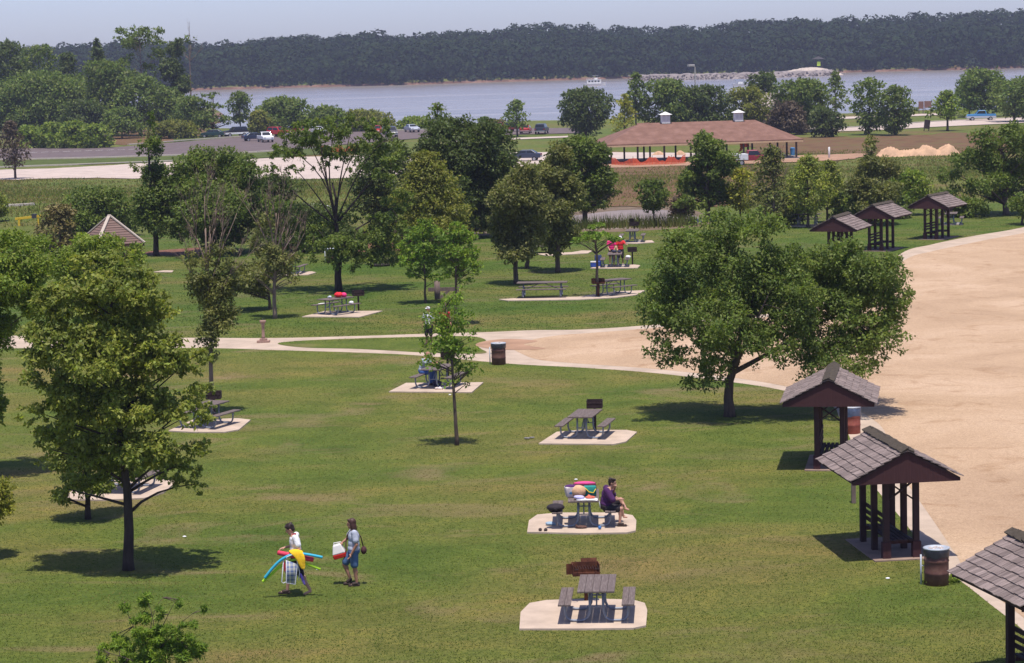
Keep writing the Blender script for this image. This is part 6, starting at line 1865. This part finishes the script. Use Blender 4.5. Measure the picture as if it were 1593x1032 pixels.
soft("dropped_sack", "dark brown sack on the pad under the loaded table", "sack", T2, -.08, -.78, 0, (.17, .10, .04), catmat("sack_brown", (.10, .05, .04)), 12)
# red-towel table
soft("red_towel", "heap of red towels on the table under the airy tree", "towel", T5, -.02, .22, TZ, (.24, .18, .13), catmat("towel_red", (.68, .02, .035)), 13)
soft("pink_towel", "hot-pink towel heap beside the red towels under the airy tree", "towel", T5, .16, .42, TZ, (.17, .14, .12), catmat("towel_pink", (.75, .04, .20)), 14)
soft("white_bag", "small pale blue-white bag left of the red towels", "bag", T5, -.22, -.18, TZ, (.10, .08, .06), catmat("bag_pale", (.52, .58, .66)), 15)
soft("white_bag", "white bag on the right bench of the red-towel table", "bag", T5, .78, .30, .467, (.13, .11, .08), WHITEC, 16)
cloth("white_cloth", "white cloth lying on the left bench of the red-towel table", "cloth", [[(-.92, -.5, .475), (-.64, -.5, .475)], [(-.92, .1, .478), (-.64, .1, .478)]], T5.location, yaw_of(T5), WHITEC, .014)
# blue coolers
CB = mat("cooler_blue", (.03, .075, .36), .45, .06, 3, bmp=0)
for i, (x, y, s_, lab) in enumerate([(-1.25, -.3, .72, "blue cooler with a white lid, left of the two people in red and pink"), (-1.0, .25, .78, "dark blue cooler with open lid beside the table of people in red and pink")]):
    c = thing("drink_cooler", lab, "cooler", on(T10, x, y, 0), T10.rotation_euler.z, "coolers at the far table")
    MB().box((0, 0, .19 * s_), (.5 * s_, .34 * s_, .38 * s_)).build("body", CB, c, bevel=.03)
    if i == 0: MB().box((0, 0, .42 * s_), (.52 * s_, .36 * s_, .08)).build("lid", mat("cooler_white", (.72, .70, .68)), c, bevel=.02)
    else: MB().box((0, .2 * s_, .58 * s_), (.52 * s_, .06, .38), (R(-10), 0, 0)).build("lid", mat("cooler_navy", (.03, .05, .14), .5), c, bevel=.02)
soft("white_bag", "white bag on the right bench of the far people's table", "bag", T10, .78, -.3, .467, (.16, .13, .09), WHITEC, 17)
soft("dark_bag", "dark bag on the table top before the two people in red and pink", "bag", T10, -.05, .3, TZ, (.16, .12, .08), catmat("bag_navy", (.03, .03, .07)), 18)
soft("dark_bag", "dark bag at the right end of the far people's table top", "bag", T10, .26, .2, TZ, (.12, .10, .07), catmat("bag_navy", (.03, .03, .07)), 19)
# small bits near the bald man's table and in the grass
soft("paper_bag", "white and red paper bag on the pad by the slender tree", "paper bag", T4, .30, -.80, 0, (.17, .08, .04), catmat("paper_white", (.70, .60, .58)), 20)
soft("dark_rucksack", "dark rucksack under the bald person's table", "rucksack", T4, .0, -.15, 0, (.18, .14, .13), catmat("bag_navy", (.03, .03, .07)), 21)
b = G(822, 684)
for i in range(2):
    soft("flip_flop", ("left" if i == 0 else "right") + " grey flip-flop in the grass left of the empty mid-lawn table", "flip-flop", None, b.x + i * .16 - .05, b.y + i * .1, .02, (.11, .05, .028), catmat("flop_grey", (.20, .19, .19)), 22 + i, 3, "flip-flops in the grass")
GL2 = "scraps of white paper on the lawn"
for i, (x, y, lab) in enumerate([(495, 887, "scrap of white paper behind the bowed walker"), (1381, 901, "white scrap in the grass before the nearest full shelter"), (896, 747, "white scrap in the grass above the loaded table"),
                                 (287, 836, "white scrap in the grass right of the large shade tree's shadow"), (700, 615, "white scrap in the grass in front of the bald person's pad")]):
    soft("paper_scrap", lab, "litter", None, G(x, y).x, G(x, y).y, .0, (.06, .05, .02), WHITEC, 30 + i, 2, GL2)
# ================================================================== GRASS
def grassmat(name, c1, c2, c3):
    mt, nt, bs = newmat(name)
    g = nt.nodes.new("ShaderNodeNewGeometry")
    r = nt.nodes.new("ShaderNodeValToRGB")
    els = r.color_ramp.elements
    els.new(.5)
    for e, (p, c) in zip(els, ((0, c1), (.55, c2), (1, c3))): e.position = p; e.color = (*c, 1)
    nt.links.new(g.outputs['Random Per Island'], r.inputs[0])
    n, _ = noise_ramp(nt, g.outputs['Position'], .16, 5, [(.3, (.64, .86, .64)), (.5, (.95, 1.02, .9)), (.7, (1.28, 1.12, 1.1))], .6)
    c = mixc(nt, 1, r.outputs[0], n, 'MULTIPLY')
    mpg = nt.nodes.new("ShaderNodeMapping")
    mpg.inputs['Scale'].default_value = (.55, 1, 1)
    nt.links.new(g.outputs['Position'], mpg.inputs[0])
    b, _ = noise_ramp(nt, mpg.outputs[0], .30, 6, [(.54, (0, 0, 0)), (.72, (.7, .7, .7))], 1.2)
    c = mixc(nt, b, c, (.23, .165, .075))
    nt.links.new(c, bs.inputs['Base Color'])
    bs.inputs['Roughness'].default_value = .7
    bs.inputs['Specular IOR Level'].default_value = .1
    tr = nt.nodes.new("ShaderNodeBsdfTranslucent"); nt.links.new(c, tr.inputs[0])
    mx = nt.nodes.new("ShaderNodeMixShader"); mx.inputs[0].default_value = .45
    nt.links.new(bs.outputs[0], mx.inputs[1]); nt.links.new(tr.outputs[0], mx.inputs[2])
    nt.links.new(mx.outputs[0], nt.nodes["Material Output"].inputs[0])
    return mt
def blades(name, P, h, wd, mt, seed, lean=.5):
    rs = np.random.RandomState(seed)
    n = len(P)
    a = rs.uniform(0, 2 * np.pi, n)
    s = np.stack([np.cos(a), np.sin(a), np.zeros(n)], 1) * (wd * rs.uniform(.6, 1.4, n))[:, None] * .5
    t = np.stack([rs.normal(0, lean, n), rs.normal(0, lean, n), np.ones(n)], 1) * (h * rs.uniform(.5, 1.3, n))[:, None]
    V = np.stack([P - s, P + s, P + t], 1).astype(np.float32)
    me = bpy.data.meshes.new(name)
    me.vertices.add(n * 3); me.vertices.foreach_set("co", V.ravel())
    me.loops.add(n * 3); me.loops.foreach_set("vertex_index", np.arange(n * 3, dtype=np.int32))
    me.polygons.add(n)
    me.polygons.foreach_set("loop_start", np.arange(0, n * 3, 3, dtype=np.int32)); me.polygons.foreach_set("loop_total", np.full(n, 3, np.int32))
    me.materials.append(mt); me.update(calc_edges=True)
    o = link_mesh(name, me); o["kind"] = "stuff"
    return o
def lawn():
    rs = np.random.RandomState(8)
    n = 520000
    # more blades per square metre near the camera
    y = 48 + (112 - 48) * rs.rand(n) ** 1.5
    x = (rs.rand(n) * 2 - 1) * (y * .225 + 2)
    P = np.stack([x, y, np.full(n, -.005)], 1)
    bad = np.zeros(n, bool)
    for z in ZONES:
        zz = np.array(z)
        if zz[:, 1].min() > 125: continue
        bad |= inpoly(P, z)
    bad &= ~inpoly(P, LENS_POLY)
    P = P[~bad]
    # uneven growth: clumps and worn places
    v = np.sin(P[:, 0] * 1.3 + np.sin(P[:, 1] * .9) * 2) * np.sin(P[:, 1] * 1.1 + np.sin(P[:, 0] * .7) * 2)
    keep = rs.rand(len(P)) < .75 + .22 * v
    P = P[keep]
    blades("grass", P, .030, .028, grassmat("grass_blade", (.082, .124, .020), (.116, .148, .032), (.20, .172, .068)), 1, .8)
    n = 230000
    y = 112 + (205 - 112) * rs.rand(n) ** 1.3
    x = (rs.rand(n) * 2 - 1) * (y * .215 + 3)
    P = np.stack([x, y, np.full(n, -.005)], 1)
    bad = np.zeros(n, bool)
    for z in ZONES: bad |= inpoly(P, z)
    P = P[~bad | inpoly(P, LENS_POLY)]
    v = np.sin(P[:, 0] * .8 + np.sin(P[:, 1] * .5) * 2) * np.sin(P[:, 1] * .6 + np.sin(P[:, 0] * .4) * 2)
    P = P[rs.rand(len(P)) < .75 + .22 * v]
    blades("grass", P, .038, .055, grassmat("grass_blade_far", (.052, .100, .018), (.076, .124, .026), (.127, .142, .046)), 4, .8)
lawn()
def meadow():
    rs = np.random.RandomState(9)
    n = 150000
    y = 195 + 150 * rs.rand(n); x = (rs.rand(n) * 2 - 1) * (y * .215 + 4)
    far = np.array([G(0, 281).y, G(0, 281).y])
    P = np.stack([x, y, np.zeros(n)], 1)
    bad = np.zeros(n, bool)
    for z in ZONES: bad |= inpoly(P, z)
    # keep off gravel, dirt, car park and pavilion floor
    for o in bpy.data.objects:
        if o.type == 'MESH' and o.name.split('.')[0] in ('gravel', 'car_park', 'road', 'dirt', 'verge', 'path'):
            vs = np.array([v.co[:2] for v in o.data.vertices])
            tri = [[vs[i] for i in p.vertices] for p in o.data.polygons]
            lo, hi = vs.min(0), vs.max(0)
            cand = np.where((P[:, 0] > lo[0]) & (P[:, 0] < hi[0]) & (P[:, 1] > lo[1]) & (P[:, 1] < hi[1]) & ~bad)[0]
            for t in tri:
                if not len(cand): break
                t = np.array(t)
                k = (P[cand, 0] >= t[:, 0].min()) & (P[cand, 0] <= t[:, 0].max()) & (P[cand, 1] >= t[:, 1].min()) & (P[cand, 1] <= t[:, 1].max())
                c2 = cand[k]
                if len(c2): bad[c2[inpoly(P[c2], [tuple(q) for q in t])]] = True
    P = P[~bad]
    v = np.sin(P[:, 0] * .21 + np.sin(P[:, 1] * .13) * 2) * np.sin(P[:, 1] * .19 + 1)
    P = P[rs.rand(len(P)) < .5 + .45 * v]
    P[:, 2] = [zt(a, b) - .02 for a, b in P[:, :2]]
    blades("meadow_grass", P, .28, .13, grassmat("meadow_blade", (.13, .180, .03), (.18, .195, .045), (.25, .175, .075)), 2, .6)
    # reeds on the pond's near bank
    m_ = 2600
    px = rs.uniform(690, 1085, m_)
    C = []
    for q in px:
        base = 360 - (q - 690) * .028 + rs.normal(0, 1.6)
        g = G(q, base + 1.5)
        C.append((g.x, g.y, 0))
    blades("reeds", np.array(C), .85, .07, grassmat("reed_blade", (.10, .13, .03), (.13, .16, .035), (.18, .16, .07)), 3, .22)
meadow()
# ================================================================== AIR
def haze():
    mb = MB()
    mb.box((0, 900, 20), (1060, 2000, 62))
    mt = bpy.data.materials.new("haze")
    mt.use_nodes = True
    nt = mt.node_tree
    nt.nodes.remove(nt.nodes["Principled BSDF"])
    v = nt.nodes.new("ShaderNodeVolumePrincipled")
    v.inputs['Color'].default_value = (.66, .70, .97, 1)
    v.inputs['Density'].default_value = HAZE_D
    nt.links.new(v.outputs[0], nt.nodes["Material Output"].inputs['Volume'])
    o = mb.build("haze", mt)
    o["kind"] = "stuff"
HAZE_D = .000140
haze()
